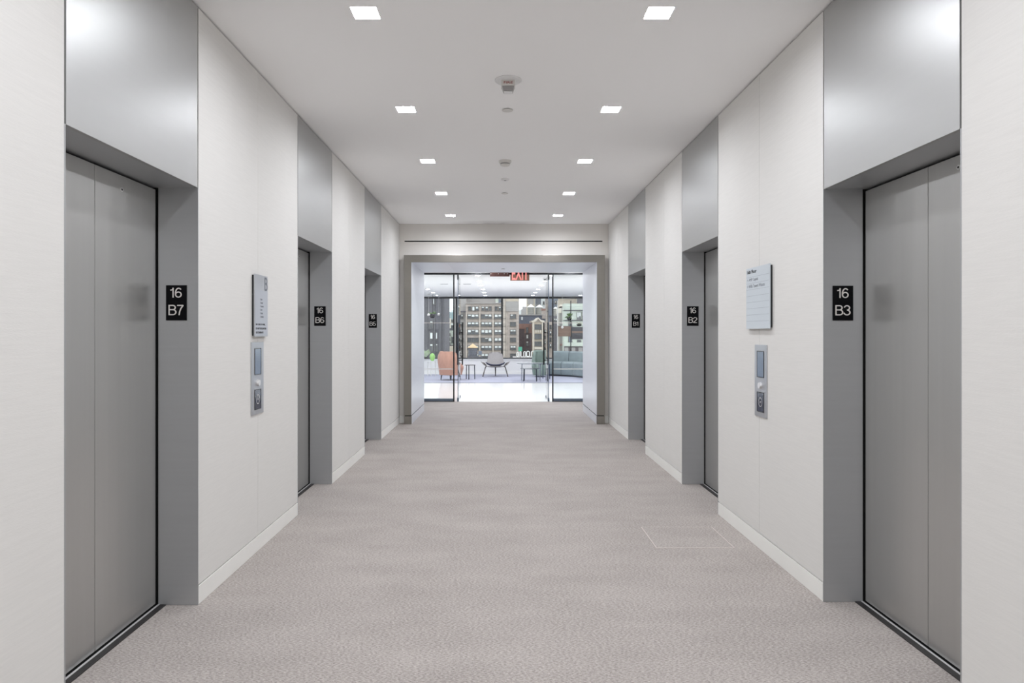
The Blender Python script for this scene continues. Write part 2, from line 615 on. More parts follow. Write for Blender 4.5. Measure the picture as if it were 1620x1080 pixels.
# vestibule beyond the portal
v = MB().box(-2.4, -2.25, YE + 0.12, YG + 0.05, 0, ZV)
v.box(-2.25, PX0 + 0.02, PB - 0.08, PB, 0, ZV)
v = v.build('wall_vestibule_left', M_lwall)
tag(v, 'white side wall of the vestibule behind the portal', kind='structure')
v = MB().box(2.42, 2.57, YE + 0.12, YG + 0.05, 0, ZV)
v.box(PX1 - 0.02, 2.42, PB - 0.08, PB, 0, ZV)
v = v.build('wall_vestibule_right', M_lwall)
tag(v, 'white side wall of the vestibule, sofa side', kind='structure')
v = MB().box(-2.4, 2.57, PB - 0.08, YG + 0.05, ZV, ZV + 0.1).box(PX0 + 0.02, PX1 - 0.02, PB - 0.08, PB, PZ + 0.002, ZV).build('ceiling_vestibule', M_ceil)
tag(v, 'white ceiling of the vestibule before the glass doors', kind='structure')

# ------------------------------------------------------------------ elevators
NAMES = {('left', 0): 'B7', ('left', 1): 'B6', ('left', 2): 'B5', ('right', 0): 'B3', ('right', 1): 'B2', ('right', 2): 'B1'}
WORD = {'B7': 'nearest of the three elevators with evacuation plan wall beyond it', 'B6': '', 'B5': '', 'B3': '', 'B2': '', 'B1': ''}


def elevator(side, k, X, ya, yb):
    s = -1 if side == 'left' else 1
    nm = NAMES[(side, k)]
    pos = ['nearest', 'middle', 'farthest'][k]
    across = {'B7': 'B3', 'B3': 'B7', 'B6': 'B2', 'B2': 'B6', 'B5': 'B1', 'B1': 'B5'}[nm]
    root = empty('elevator_entrance', (X, (ya + yb) / 2, 0),
                 'grey steel elevator entrance whose jamb sign reads 16 %s, facing %s' % (nm, across), 'elevator', 'steel elevator entrances of the lobby')
    XD = X + s * REC
    # transom above the opening, flush with the wall
    MB(root).box(X, X + s * 0.02, ya + 0.006, yb - 0.004, DZ, ZC - 0.011).build('transom_panel', M_transom, root, bevel=0.001)
    MB(root).box(X + s * 0.02, XD + s * 0.03, ya, yb, DZ, DZ + 0.02).build('soffit', M_steel, root)
    MB(root).box(X + s * 0.021, X + s * 0.30, ya, yb, DZ + 0.021, ZC).build('backing', M_back, root)
    for y in (ya - 0.004, yb):
        MB(root).box(X - s * 0.001, XD - s * 0.004, y, y + 0.005, 0.001, DZ).build('jamb', M_steel, root)
    # doors
    mid = (ya + yb) / 2
    XP = XD + s * 0.004
    doors = []
    for a, b in ((ya - 0.01, mid - 0.0016), (mid + 0.0016, yb - 0.011)):
        doors.append(MB(root).box(XP, XP + s * 0.03, a, b, 0.012, DZ - 0.012).build('door_panel', M_door, root, bevel=0.0025))
    # shaft behind the gaps
    MB(root).box(XP + s * 0.034, XP + s * 0.06, ya - 0.02, yb + 0.03, 0.0, DZ + 0.03).build('shaft_lining', M_black, root)
    MB(root).box(XP, XP + s * 0.034, yb + 0.004, yb + 0.03, 0.0, DZ).build('shaft_lining', M_black, root)
    # sill: dark grooved plate with a bright lip beside the doors
    sl = MB(root).box(XD - s * 0.044, XD - s * 0.013, ya, yb, 0.0, 0.004).build('sill', M_bronze, root)
    MB(root).box(XD - s * 0.013, XD - s * 0.003, ya, yb, 0.0, 0.006).build('sill_lip', M_bright, sl)
    MB(root).box(XD - s * 0.003, XD + s * 0.034, ya, yb, -0.002, 0.0015).build('door_track', M_black, sl)
    # hoistway key hole on one panel
    ky, kz = (3.147, 2.064) if side == 'left' else (2.787, 2.08)
    off = ky - (LEFT[0][0] if side == 'left' else RIGHT[0][0])
    ky = ya + off
    kh = MB(root).cone((XP + s * 0.001, ky, kz - 0.02), (XP - s * 0.003, ky, kz - 0.02), 0.011, 0.010, 20).build('keyhole', M_bright, doors[1 if side == 'left' else 0], smooth=True)
    d = doors[1 if side == 'left' else 0]
    MB(root).cone((XP - s * 0.0028, ky, kz - 0.02), (XP - s * 0.0036, ky, kz - 0.02), 0.005, 0.005, 12).build('key_slot', M_black, d)
    # number plate on the far jamb
    cx = XL - 0.108 if side == 'left' else XR + 0.098
    sg = empty('floor_number_sign', (cx, yb, 1.536), 'black sign reading 16 %s on the steel elevator jamb' % nm, 'sign', 'floor number signs on the jambs')
    MB(sg).box(cx - 0.0525, cx + 0.0525, yb - 0.004, yb - 0.0005, 1.447, 1.626).build('plate', M_plate, sg, bevel=0.0008)
    stroke_text('16', 'lettering', M_letter, sg, (cx - 0.002, yb - 0.004, 1.588), (1, 0, 0), 0.050, 0.112, sx=1.14)
    stroke_text(nm, 'lettering', M_letter, sg, (cx - 0.001, yb - 0.004, 1.500), (1, 0, 0), 0.052, 0.108, sx=1.18)
    return root


for k, (a, b) in enumerate(LEFT):
    elevator('left', k, XL, a, b)
for k, (a, b) in enumerate(RIGHT):
    elevator('right', k, XR, a, b)

# ------------------------------------------------------------------ lobby downlights
proto = empty('downlight', (0, 0, ZC), cat='ceiling light', group='square downlights in the lobby ceiling')
tr = MB()
t = 0.003
for a in (-1, 1):
    tr.box(a * (LH - t), a * LH, -LH, LH, 0.0, 0.055)
    tr.box(-LH + t, LH - t, a * (LH - t), a * LH, 0.0, 0.055)
tr.build('housing', M_white_pl, proto)
MB().raw([(-LH + t, -LH + t, 0.016), (LH - t, -LH + t, 0.016), (LH - t, LH - t, 0.016), (-LH + t, LH - t, 0.016)], [(0, 1, 2, 3)]).build('lens', M_lens, proto)
MB().box(-LH, LH, -LH, LH, 0.056, 0.06).build('cover', M_white_pl, proto)
first = True
ORD = ['nearest the viewer', 'second from the viewer', 'third from the viewer', 'fourth from the viewer', 'last before the end wall']
for j, ly in enumerate(LY):
    for i, lx in enumerate(LX):
        o = proto if first else copy_tree(proto)
        first = False
        o.location = (lx, ly, ZC)
        row = ['in the row by elevators B7 and B6', 'in the row by elevators B3 and B2'][i]
        if j < 5:
            o['label'] = 'square downlight %s, %s' % (ORD[j], row)
        else:
            o['label'] = 'square downlight %s behind the viewer, %s' % (['first', 'second', 'third', 'fourth'][j - 5], row)

for x, y, wd in ((-0.46, 12.75, 'armchair side, lobby row'), (1.0, 12.75, 'sofa side, lobby row'), (-0.46, 13.3, 'armchair side, glass row'), (1.45, 13.3, 'sofa side, glass row')):  # unseen fill lights, added to brighten the vestibule carpet
    o = copy_tree(proto)
    o.location = (x, y, ZV - 0.06)
    o['group'] = 'added fill lights in the vestibule ceiling'
    o['label'] = 'added square fill light hidden behind the portal head, %s' % wd

# ------------------------------------------------------------------ ceiling devices
fa = empty('fire_strobe', (0.056, 4.50, ZC), 'white round ceiling alarm with clear strobe and red FIRE lettering', 'fire alarm')
MB(fa).lathe((0.056, 4.50, ZC), [(0.088, 0), (0.088, -0.006), (0.080, -0.012)], 36).build('base', M_white_pl, fa, smooth=True)
b_ = MB(fa).box(0.056 - 0.046, 0.056 + 0.046, 4.463, 4.537, ZC - 0.052, ZC - 0.010).build('body', M_cream_pl, fa, bevel=0.006)
MB(fa).cone((0.056, 4.50, ZC - 0.052), (0.056, 4.50, ZC - 0.080), 0.056, 0.044, 4, sq=1).build('strobe_lens', M_grey_pl, fa, bevel=0.003)
MB(fa).box(0.056 - 0.028, 0.056 + 0.028, 4.475, 4.525, ZC - 0.086, ZC - 0.081).build('reflector', M_white_pl, fa, bevel=0.001)
text_obj('FIRE', 'lettering', M_red, fa, (0.056, 4.462, ZC - 0.030), (1, 0, 0), 0.058, 0.015, 0.001)

sk = empty('sprinkler_cover', (0.058, 5.10, ZC), 'thin white concealed sprinkler disc just beyond the fire strobe', 'sprinkler')
MB(sk).lathe((0.058, 5.10, ZC), [(0.030, 0), (0.030, -0.005)], 28).build('collar', M_frame, sk)
MB(sk).lathe((0.058, 5.10, ZC), [(0.041, -0.005), (0.041, -0.0075), (0.038, -0.0085)], 32).build('disc', M_cream_pl, sk)
sm = empty('smoke_detector', (0.052, 6.62, ZC), 'white domed smoke detector on the ceiling between fourth and third lights', 'smoke detector')
sm['label'] = 'cream round smoke detector with a dark vent band on the ceiling'
MB(sm).lathe((0.052, 6.62, ZC), [(0.062, 0), (0.060, -0.018), (0.052, -0.026)], 32).build('base', M_cream_pl, sm, smooth=True)
MB(sm).lathe((0.052, 6.62, ZC), [(0.047, -0.026), (0.044, -0.036)], 32).build('vent', M_grey_pl, sm, smooth=True)
MB(sm).lathe((0.052, 6.62, ZC), [(0.048, -0.036), (0.044, -0.046), (0.03, -0.052)], 32).build('cap', M_cream_pl, sm, smooth=True)
sp = empty('ceiling_speaker', (0.060, 7.40, ZC), 'small bright white ceiling disc with a dark centre beyond the smoke detector', 'sensor')
MB(sp).lathe((0.060, 7.40, ZC), [(0.045, 0), (0.044, -0.012), (0.036, -0.016)], 32).build('ring', M_white_pl, sp, smooth=True)
MB(sp).lathe((0.060, 7.40, ZC), [(0.014, -0.016), (0.012, -0.020)], 20).build('centre', M_grey_pl, sp)
s2 = empty('sprinkler_cover', (0.060, 8.15, ZC), 'flat beige sprinkler disc farthest along the lobby ceiling', 'sprinkler')
MB(s2).lathe((0.060, 8.15, ZC), [(0.030, 0), (0.030, -0.004)], 24).build('collar', M_frame, s2)
MB(s2).lathe((0.060, 8.15, ZC), [(0.041, -0.004), (0.041, -0.007)], 28).build('disc', M_cream_pl, s2)
s3 = empty('sprinkler_cover', (0.058, 11.34, IZ), 'small sprinkler disc in the steel soffit of the portal', 'sprinkler')
MB(s3).lathe((0.058, 11.34, IZ), [(0.028, 0), (0.028, -0.006)], 24).build('collar', M_frame, s3)
MB(s3).lathe((0.058, 11.34, IZ), [(0.038, -0.006), (0.038, -0.009)], 28).build('disc', M_white_pl, s3)

# ------------------------------------------------------------------ call stations and wall signs


def call_station(side, X, yc, z0, z1):
    s = -1 if side == 'left' else 1
    n = -s
    lab = ('steel elevator call plate with navy ringed screen below the evacuation sign' if side == 'left'
           else 'steel elevator call plate below the pale floor directory')
    r = empty('call_station', (X, yc, z0), lab, 'call panel', 'elevator call plates')
    hw = 0.108 if side == 'left' else 0.100
    MB(r).box(X, X + n * 0.006, yc - hw, yc + hw, z0, z1).build('face_plate', M_plate_st, r, bevel=0.0015)
    hh = z1 - z0

    def screen(za, zb, m, nm):
        f = MB(r)
        ya_, yb_ = yc - 0.052, yc + 0.052
        f.box(X + n * 0.006, X + n * 0.0085, ya_ - 0.004, ya_, za - 0.004, zb + 0.004)
        f.box(X + n * 0.006, X + n * 0.0085, yb_, yb_ + 0.004, za - 0.004, zb + 0.004)
        f.box(X + n * 0.006, X + n * 0.0085, ya_, yb_, za - 0.004, za)
        f.box(X + n * 0.006, X + n * 0.0085, ya_, yb_, zb, zb + 0.004)
        o = MB(r).box(X + n * 0.004, X + n * 0.007, ya_, yb_, za, zb).build(nm, m, r)
        f.build('bezel', M_frame, o)
        return o
    screen(z0 + hh * 0.555, z0 + hh * 0.905, M_screen, 'upper_screen')
    lo = screen(z0 + hh * 0.075, z0 + hh * 0.335, M_navy, 'lower_screen')
    zc = z0 + hh * 0.205
    # printed ring
    vs, fs = [], []
    N = 28
    for k in range(N):
        a = 2 * PI * k / N
        for rr in (0.026, 0.030):
            vs.append((X + n * 0.0076, yc + rr * math.cos(a), zc + rr * math.sin(a)))
    for k in range(N):
        j = (k + 1) % N
        fs.append((2 * k, 2 * k + 1, 2 * j + 1, 2 * j))
    MB(r).raw(vs, fs).build('ring_mark', M_letter, lo)
    MB(r).cone((X + n * 0.0070, yc, zc), (X + n * 0.0078, yc, zc), 0.006, 0.006, 10).build('dot_mark', M_letter, lo)
    MB(r).cone((X + n * 0.006, yc - s * 0.0, z0 + hh * 0.435), (X + n * 0.018, yc, z0 + hh * 0.435), 0.021, 0.019, 24).build('push_button', M_bright, r, smooth=True)
    return r


call_station('left', XL, 4.315, 0.871, 1.326)
call_station('right', XR, 4.345, 0.849, 1.308)

# evacuation sign, left wall
ys0, ys1, zs0, zs1 = 4.224, 4.462, 1.360, 1.750
r = empty('evacuation_sign', (XL, 4.34, zs0), 'steel evacuation sign with a tall letter B above its call plate', 'sign')
MB(r).box(XL, XL + 0.013, ys0 + 0.006, ys1 - 0.006, zs0 + 0.006, zs1 - 0.006).build('backing', M_frame, r)
MB(r).box(XL + 0.013, XL + 0.019, ys0, ys1, zs0, zs1).build('face_plate', M_plate_st, r, bevel=0.001)
MB(r).box(XL + 0.0185, XL + 0.0200, ys0 + 0.004, ys1 - 0.004, 1.372, 1.652).build('insert', M_insert, r)
stroke_text('B', 'lettering', M_gr, r, (XL + 0.0192, 4.428, 1.698), (0, 1, 0), 0.082, 0.15, 0.0008, sx=0.92)
for i, (tx, wd, z) in enumerate((('IN CASE OF FIRE,', 0.168, 1.436), ('DO NOT USE ELEVATOR', 0.186, 1.411), ('USE STAIRWAYS', 0.132, 1.386))):
    text_obj(tx, 'lettering', M_dk, r, (XL + 0.020, 4.243 + wd / 2, z), (0, 1, 0), wd, 0.0125, 0.0006, bold=0.02)
pm = MB(r)
for i in range(6):
    z = 1.59 - i * 0.022
    pm.box(XL + 0.020, XL + 0.0204, 4.335, 4.335 + (0.02 + 0.012 * (i % 3)), z, z + 0.010)
    pm.box(XL + 0.020, XL + 0.0204, 4.322, 4.328, z, z + 0.012)
pm.build('plan_mark', M_gr, r)

# directory sign, right wall
yd0, yd1, zd0, zd1 = 4.162, 4.558, 1.410, 1.808
r = empty('directory_sign', (XR, 4.36, zd0), 'pale square directory headed 16th Floor on the fabric wall', 'sign')
MB(r).box(XR, XR - 0.014, yd0 + 0.008, yd1 - 0.008, zd0 + 0.008, zd1 - 0.008).build('backing', M_frame, r)
xf = XR - 0.020
MB(r).box(XR - 0.014, xf, yd0, yd1, zd0, zd1).build('face_plate', M_dir, r, bevel=0.001)
rl = MB(r)
for i in range(8):
    z = 1.748 - i * 0.0412
    rl.box(xf, xf - 0.0006, yd0 + 0.008, yd1 - 0.008, z - 0.0009, z + 0.0009)
rl.build('rule', M_dirl, r)
text_obj('16th Floor', 'lettering', M_dk, r, (xf, yd1 - 0.016 - 0.083, 1.783), (0, -1, 0), 0.166, 0.024, 0.0006, bold=0.03)
text_obj('\u2192 AMP Capital', 'lettering', M_gr, r, (xf, yd1 - 0.016 - 0.095, 1.728), (0, -1, 0), 0.190, 0.024, 0.0006, bold=0.0)
text_obj('\u2192 Willis Towers Watson', 'lettering', M_gr, r, (xf, yd1 - 0.016 - 0.150, 1.688), (0, -1, 0), 0.300, 0.021, 0.0006, bold=0.0)

# floor hatch outline in the carpet
M_edge = mat('hatch_edge', (206, 198, 192), 0.7, 0.1, 0.03)
r = empty('floor_hatch', (1.26, 4.635, 0), 'square carpeted floor hatch with a thin pale edge, near the directory wall', 'floor hatch')
hx0, hx1, hy0, hy1 = 1.012, 1.508, 4.40, 4.865
MB(r).box(hx0, hx1, hy0, hy1, -0.01, 0.0006).build('carpet_inlay', M_carpet, r)
for a in ((hx0 - 0.005, hx0, hy0, hy1), (hx1, hx1 + 0.005, hy0, hy1), (hx0 - 0.005, hx1 + 0.005, hy0 - 0.006, hy0), (hx0 - 0.005, hx1 + 0.005, hy1, hy1 + 0.004)):
    MB(r).box(a[0], a[1], a[2], a[3], -0.01, 0.0012).build('edge_trim', M_edge, r)

# ------------------------------------------------------------------ glass screen and doors
gx = [-2.25, -0.921, 1.067, 2.42]
g1 = empty('window_1', (0.07, YG, 0), 'dark framed glass screen between lobby and lounge', kind='structure')
MB(g1).box(-2.25, 2.42, YG - 0.03, YG + 0.03, ZL - 0.032, ZL + 0.003).build('head_rail', M_frame, g1)
MB(g1).box(-2.25, 2.42, YG - 0.05, YG + 0.05, ZL + 0.003, ZV).build('bulkhead', M_lwall, g1)
for x in (gx[1], gx[2]):
    MB(g1).box(x - 0.0125, x + 0.0125, YG - 0.03, YG + 0.03, 0, ZL - 0.032).build('mullion', M_frame, g1)
for a, b in ((gx[0], gx[1] - 0.013), (gx[2] + 0.013, gx[3])):
    MB(g1).box(a, b, YG - 0.02, YG + 0.02, 0.0, 0.012).build('floor_channel', M_frame, g1)
    MB(g1).box(a, b, YG - 0.018, YG + 0.018, 0.012, 0.062).build('bottom_rail', M_rail, g1)
    p = MB(g1).box(a, b, YG - 0.005, YG + 0.005, 0.062, ZL - 0.032).build('pane', M_glass, g1)
    MB(g1).box(a, b, YG - 0.0062, YG - 0.0052, 0.646, 0.664).build('frosted_strip', M_film, p)
    MB(g1).box(a, b, YG - 0.0062, YG - 0.0052, 1.575, 1.585).build('frosted_strip', M_edge, p)


def glass_door(n, x, s, ang):
    """leaf hinged at x, swung away into the lounge; s = +1 when the leaf's inner face looks to +X"""
    d = empty('door_%d' % n, (x, YG, 0), 'frameless glass door leaf swung open into the lounge', kind='structure', rz=ang)
    MB().box(-0.006, 0.006, 0.02, 0.90, 0.012, ZL - 0.045).build('leaf', M_glass, d)
    MB().box(-0.0065, 0.0065, 0.012, 0.0215, 0.012, ZL - 0.045).build('leaf_edge', M_rail, d)
    MB().box(-0.014, 0.014, -0.02, 0.10, ZL - 0.13, ZL - 0.035).build('top_fitting', M_frame, d, bevel=0.003)
    MB().box(-0.016, 0.016, -0.02, 0.12, 0.004, 0.075).build('floor_fitting', M_rail, d, bevel=0.003)
    for side in (-1, 1):
        h = MB().box(side * 0.05 - 0.014, side * 0.05 + 0.014, 0.815, 0.845, 0.70, 1.60).build('pull_handle', M_black, d, bevel=0.004)
        for z in (0.80, 1.385):
            MB().cone((side * 0.006, 0.83, z), (side * 0.038, 0.83, z), 0.009, 0.009, 10).build('standoff', M_black, h)
    k = MB().box(-0.012, 0.012, 0.80, 0.90, 0.004, 0.05).build('corner_patch', M_rail, d, bevel=0.003)
    return d


glass_door(1, -0.839, 1, math.radians(0.4))
glass_door(2, 0.985, -1, math.radians(-0.4))

# exit signs hung in the vestibule
ex = empty('exit_sign', (0.39, 13.15, ZV), 'clear panel exit sign with glowing red letters at the glass doors', 'exit sign')
MB(ex).box(0.20, 0.575, 13.13, 13.17, ZV - 0.05, ZV).build('housing', M_plate_st, ex, bevel=0.003)
MB(ex).box(0.205, 0.572, 13.147, 13.153, 2.385, ZV - 0.05).build('panel', M_acryl, ex)
text_obj('EXIT', 'lettering', M_exit, ex, (0.395, 13.146, 2.525), (1, 0, 0), 0.32, 0.25, 0.003, bold=0.015)
e2 = empty('exit_sign', (-0.0, 13.35, ZV), 'dark reddish brown sign panel hanging beside the glowing exit letters', 'exit sign')
MB(e2).box(-0.19, 0.195, 13.33, 13.37, ZV - 0.05, ZV).build('housing', M_plate_st, e2, bevel=0.003)
MB(e2).box(-0.190, 0.195, 13.345, 13.355, 2.482, ZV - 0.05).build('panel', M_brownp, e2)
dm = MB(e2)
for x in (-0.17, -0.025, 0.09, 0.15):
    dm.cone((x, 13.3445, 2.535), (x, 13.342, 2.535), 0.008, 0.008, 10)
dm.build('stud', M_white_pl, e2)

# ------------------------------------------------------------------ lounge shell
LX0, LX1 = -6.0, 7.0
o = MB().box(LX0, LX1, YG - 0.005, YM, -0.12, 0.0).build('floor_marble', M_marble)
tag(o, 'polished white stone floor of the lounge', kind='structure')
o = MB().box(LX0, LX1, YM + 0.02, YW, -0.12, 0.004).build('floor_lounge', M_carpet2)
tag(o, 'pale blue grey carpet under the lounge furniture', kind='structure')
MB().box(LX0, LX1, YM, YM + 0.03, 0, 0.006).build('edge_strip', M_frame, o)
o = MB().box(LX0, LX1, YG + 0.05, YW + 0.3, ZL, ZL + 0.15).build('ceiling_lounge', M_lwall)
tag(o, 'white lounge ceiling dotted with small square lights', kind='structure')
o = MB().box(LX0 - 0.2, LX0, YG - 0.05, YW + 0.2, 0, ZL).box(LX0, -2.4, YG - 0.05, YG + 0.05, 0, ZL).build('wall_lounge_left', M_lwall)
tag(o, 'white lounge wall on the armchair side', kind='structure')
o = MB().box(LX1, LX1 + 0.2, YG - 0.05, YW + 0.2, 0, ZL).box(2.57, LX1, YG - 0.05, YG + 0.05, 0, ZL).build('wall_lounge_right', M_lwall)
tag(o, 'white lounge wall on the sofa side', kind='structure')
o = MB().box(LX0, LX1, YW, YW + 0.25, 0, 0.50).build('wall_back', M_lwall)
tag(o, 'low white wall under the lounge window', kind='structure')
MB().box(LX0, LX1, YW - 0.015, YW, 0.004, 0.10).build('baseboard', M_base, o)
SZ, HZ = 0.50, 2.56
wz = empty('window_2', (0, YW, SZ), 'wide dark framed lounge window over the city', kind='structure')
MB(wz).box(LX0, LX1, YW - 0.04, YW + 0.25, SZ, SZ + 0.018).build('window_sill', M_lwall, wz)
MB(wz).box(LX0, LX1, YW, YW + 0.09, SZ + 0.018, SZ + 0.05).build('bottom_rail', M_frame, wz)
MB(wz).box(LX0, LX1, YW, YW + 0.09, HZ - 0.045, ZL).build('head_rail', M_frame, wz)
mx = [LX0 + 0.03] + [0.08 + 1.515 * k for k in range(-3, 5)] + [LX1 - 0.03]
for x in mx:
    MB(wz).box(x - 0.03, x + 0.03, YW, YW + 0.09, SZ + 0.05, HZ - 0.045).build('mullion', M_frame, wz)
for a, b in zip(mx[:-1], mx[1:]):
    MB(wz).box(a + 0.03, b - 0.03, YW + 0.04, YW + 0.05, SZ + 0.05, HZ - 0.045).build('pane', M_wglass, wz)

lp = empty('lounge_downlight', (0, 0, ZL), cat='ceiling light', group='small square lights in the lounge ceiling')
tr = MB()
LH2 = 0.046
for a in (-1, 1):
    tr.box(a * LH2, a * (LH2 + 0.01), -LH2 - 0.01, LH2 + 0.01, -0.008, 0.0)
    tr.box(-LH2, LH2, a * LH2, a * (LH2 + 0.01), -0.008, 0.0)
tr.build('trim_ring', M_white_pl, lp)
MB().raw([(-LH2, -LH2, -0.004), (LH2, -LH2, -0.004), (LH2, LH2, -0.004), (-LH2, LH2, -0.004)], [(0, 1, 2, 3)]).build('lens', M_lens2, lp)
first = True
CN = ['against the armchair-side wall', 'two columns past the armchair', 'over the terracotta armchair', 'over the shell chair', 'over the nesting tables',
      'over the curved sofa', 'beyond the curved sofa', 'against the sofa-side wall']
RN = ['sixth', 'fifth', 'fourth', 'third', 'second', 'first']
for ix, x in enumerate((-5.02, -3.50, -1.98, -0.46, 1.06, 2.58, 4.10, 5.62)):
    for iy, y in enumerate((14.25, 15.75, 17.27, 18.80, 20.32, 21.80)):
        o = lp if first else copy_tree(lp)
        first = False
        o.location = (x, y, ZL)
        o['label'] = 'small square lounge downlight, %s from the window, column %s' % (RN[iy], CN[ix])
for x, y, wh in ((-1.36, 16.75, 'nearer the armchair side'), (-0.80, 16.75, 'nearer the shell chair')):
    vt = empty('lounge_vent', (x, y, ZL), 'thin grey slotted vent in the lounge ceiling, the one ' + wh, 'air vent', 'slotted vents in the lounge ceiling')
    MB(vt).box(x - 0.10, x + 0.10, y - 0.05, y + 0.05, ZL - 0.006, ZL).build('frame', M_white_pl, vt)
    MB(vt).box(x - 0.09, x + 0.09, y - 0.035, y - 0.015, ZL - 0.008, ZL - 0.006).box(x - 0.09, x + 0.09, y + 0.015, y + 0.035, ZL - 0.008, ZL - 0.006).build('slot', M_frame, vt)
cm = empty('dome_camera', (1.0, 14.95, ZL), 'small dark dome camera on the lounge ceiling by the glass door', 'camera')
MB(cm).lathe((1.0, 14.95, ZL), [(0.055, 0), (0.05, -0.03)], 24).build('base', M_white_pl, cm, smooth=True)
MB(cm).lathe((1.0, 14.95, ZL), [(0.036, -0.03), (0.032, -0.05), (0.015, -0.064)], 20).build('dome', M_frame, cm, smooth=True)

# ------------------------------------------------------------------ lounge furniture
M_orange = mat('terracotta_upholstery', (182, 140, 122), 0.8, 0, 0.08, (14, 14, 6))
M_sage = mat('sage_upholstery', (134, 150, 142), 0.85, 0, 0.10, (10, 10, 6))
M_teal = mat('blue_green_upholstery', (140, 153, 156), 0.75, 0, 0.12, (4, 4, 6))
M_leg = mat('dark_leg', (44, 50, 62), 0.4, 0.3, 0.02)
M_navyleg = mat('navy_frame', (48, 58, 84), 0.4, 0.3, 0.02)
M_shell = mat('grey_shell_fabric', (160, 157, 156), 0.8, 0, 0.03, (20, 20, 20))
M_ply = mat('pale_grey_plywood', (150, 146, 142), 0.5, 0, 0.05, (10, 10, 10))
M_shelldk = mat('dark_seat', (66, 70, 92), 0.7, 0, 0.05)
M_walnut = mat('dark_plywood', (84, 78, 74), 0.5, 0, 0.1, (10, 10, 10))
M_tabletop = mat('dark_table_top', (72, 78, 88), 0.25, 0, 0.03)
M_chrome = mat('chrome_leg', (150, 154, 164), 0.2, 0.9, 0.01)


def tub_chair(loc, ang, R, hb, ha, hz, m, label, leg_h, legm, pedestal=False):
    """barrel chair facing local +Y: wrapped back hb high, arms ha high, seat hz high"""
    r = empty('tub_chair', loc, label, 'armchair', rz=ang)

    def hgt(t):
        a = abs(t)
        k = 1 if a < 0.56 else max(0.0, 1 - (a - 0.56) / 0.22)
        k = k * k * (3 - 2 * k)
        return ha + (hb - ha) * k

    def outer(u, v):
        t = u * 2 - 1
        a = -PI / 2 + t * math.radians(128)
        z = leg_h + (hgt(t) - leg_h) * v
        rr = R * (0.86 + 0.14 * min(1, v * 1.6)) * (1 - 0.13 * (max(0, v - 0.72) / 0.28) ** 2)
        return (rr * math.cos(a), rr * math.sin(a), z)

    def inner(u, v):
        x, y, z = outer(u, v)
        k = (R - 0.10) / R
        return (x * k, y * k, z - 0.012 * (v > 0.99))
    MB().grid(outer, 40, 10, inner).build('back_shell', m, r, smooth=True, bevel=0)
    # rounded roll along the top edge
    pts = []
    for i in range(41):
        x, y, z = outer(i / 40, 1)
        k = (R - 0.05) / R
        pts.append((x * k, y * k, z - 0.004))
    MB().sweep(pts, 0.044, 12).build('top_roll', m, r, smooth=True)
    c = R - 0.075
    MB().lathe((0, 0.02, 0), [(c * 0.88, leg_h), (c, leg_h + 0.05), (c, hz - 0.05), (c * 0.93, hz - 0.01), (c * 0.7, hz)], 28).build('seat_cushion', m, r, smooth=True)
    if pedestal:
        MB().lathe((0, 0, 0), [(R * 0.6, 0.0), (R * 0.6, 0.015), (0.03, 0.03), (0.03, leg_h)], 24).build('pedestal', legm, r, smooth=True)
    else:
        for a in (40, 140, 220, 320):
            x, y = math.cos(math.radians(a)) * R * 0.70, math.sin(math.radians(a)) * R * 0.70
            MB().cone((x * 1.08, y * 1.08, 0), (x, y, leg_h + 0.01), 0.012, 0.022, 10).build('leg', legm, r)
    return r


tub_chair((-1.43, 19.95, 0.004), math.radians(-48), 0.385, 0.80, 0.46, 0.40, M_orange, 'terracotta tub armchair turned away, beside the glass door', 0.155, M_leg)
tub_chair((1.27, 21.35, 0.004), math.radians(172), 0.27, 0.79, 0.44, 0.40, M_sage, 'small sage green tub armchair between the nesting tables and window', 0.05, M_navyleg, True)


def round_table(loc, R, h, top_m, leg_m, n, label, thin=0.008, a0=45, disc=0.016):
    r = empty('side_table', loc, label, 'table', 'small round lounge tables')
    MB().lathe((0, 0, 0), [(R * 0.985, h - disc), (R, h - disc / 2), (R * 0.99, h)], 40).build('table_top', top_m, r, smooth=True)
    for k in range(n):
        a = math.radians(a0 + 360 * k / n)
        x, y = math.cos(a) * R * 0.90, math.sin(a) * R * 0.90
        MB().cone((x, y, 0), (x * 0.95, y * 0.95, h - disc), thin, thin, 8).build('leg', leg_m, r)
    return r


t1 = round_table((0.885, 19.5, 0.004), 0.405, 0.515, M_tabletop, M_chrome, 4, 'tall thin-legged round table of the nesting pair before the sofa')
t2 = round_table((0.875, 19.5, 0.004), 0.285, 0.365, M_tabletop, M_leg, 4, 'low dark-legged round table nested under the taller one', 0.012, 40)
t3 = round_table((1.33, 20.35, 0.004), 0.19, 0.46, M_tabletop, M_navyleg, 3, 'small dark round table beside the sage armchair', 0.011, 100)
t4 = round_table((-0.88, 20.25, 0.004), 0.165, 0.43, M_walnut, M_leg, 3, 'small round dark table between orange armchair and shell chair', 0.013, 20)

# three-legged shell chair, facing the lobby
sc = empty('shell_chair', (-0.135, 21.55, 0.004), 'grey three-legged shell chair with winged seat facing the lobby', 'chair')


def seat_top(u, v):
    t = u * 2 - 1
    x = t * (0.46 - 0.13 * v * v)
    y = -0.30 + 0.56 * v
    z = 0.31 + 0.03 * (1 - v) - 0.03 * v + 0.15 * abs(t) ** 5
    k = max(0.0, (abs(t) - 0.55) / 0.45)
    y = y * (1 - 0.9 * k) - 0.02 * k
    return (x, y, z)


MB().grid(seat_top, 20, 8, lambda u, v: (seat_top(u, v)[0], seat_top(u, v)[1], seat_top(u, v)[2] - 0.014)).build('seat_shell', M_ply, sc, smooth=True)


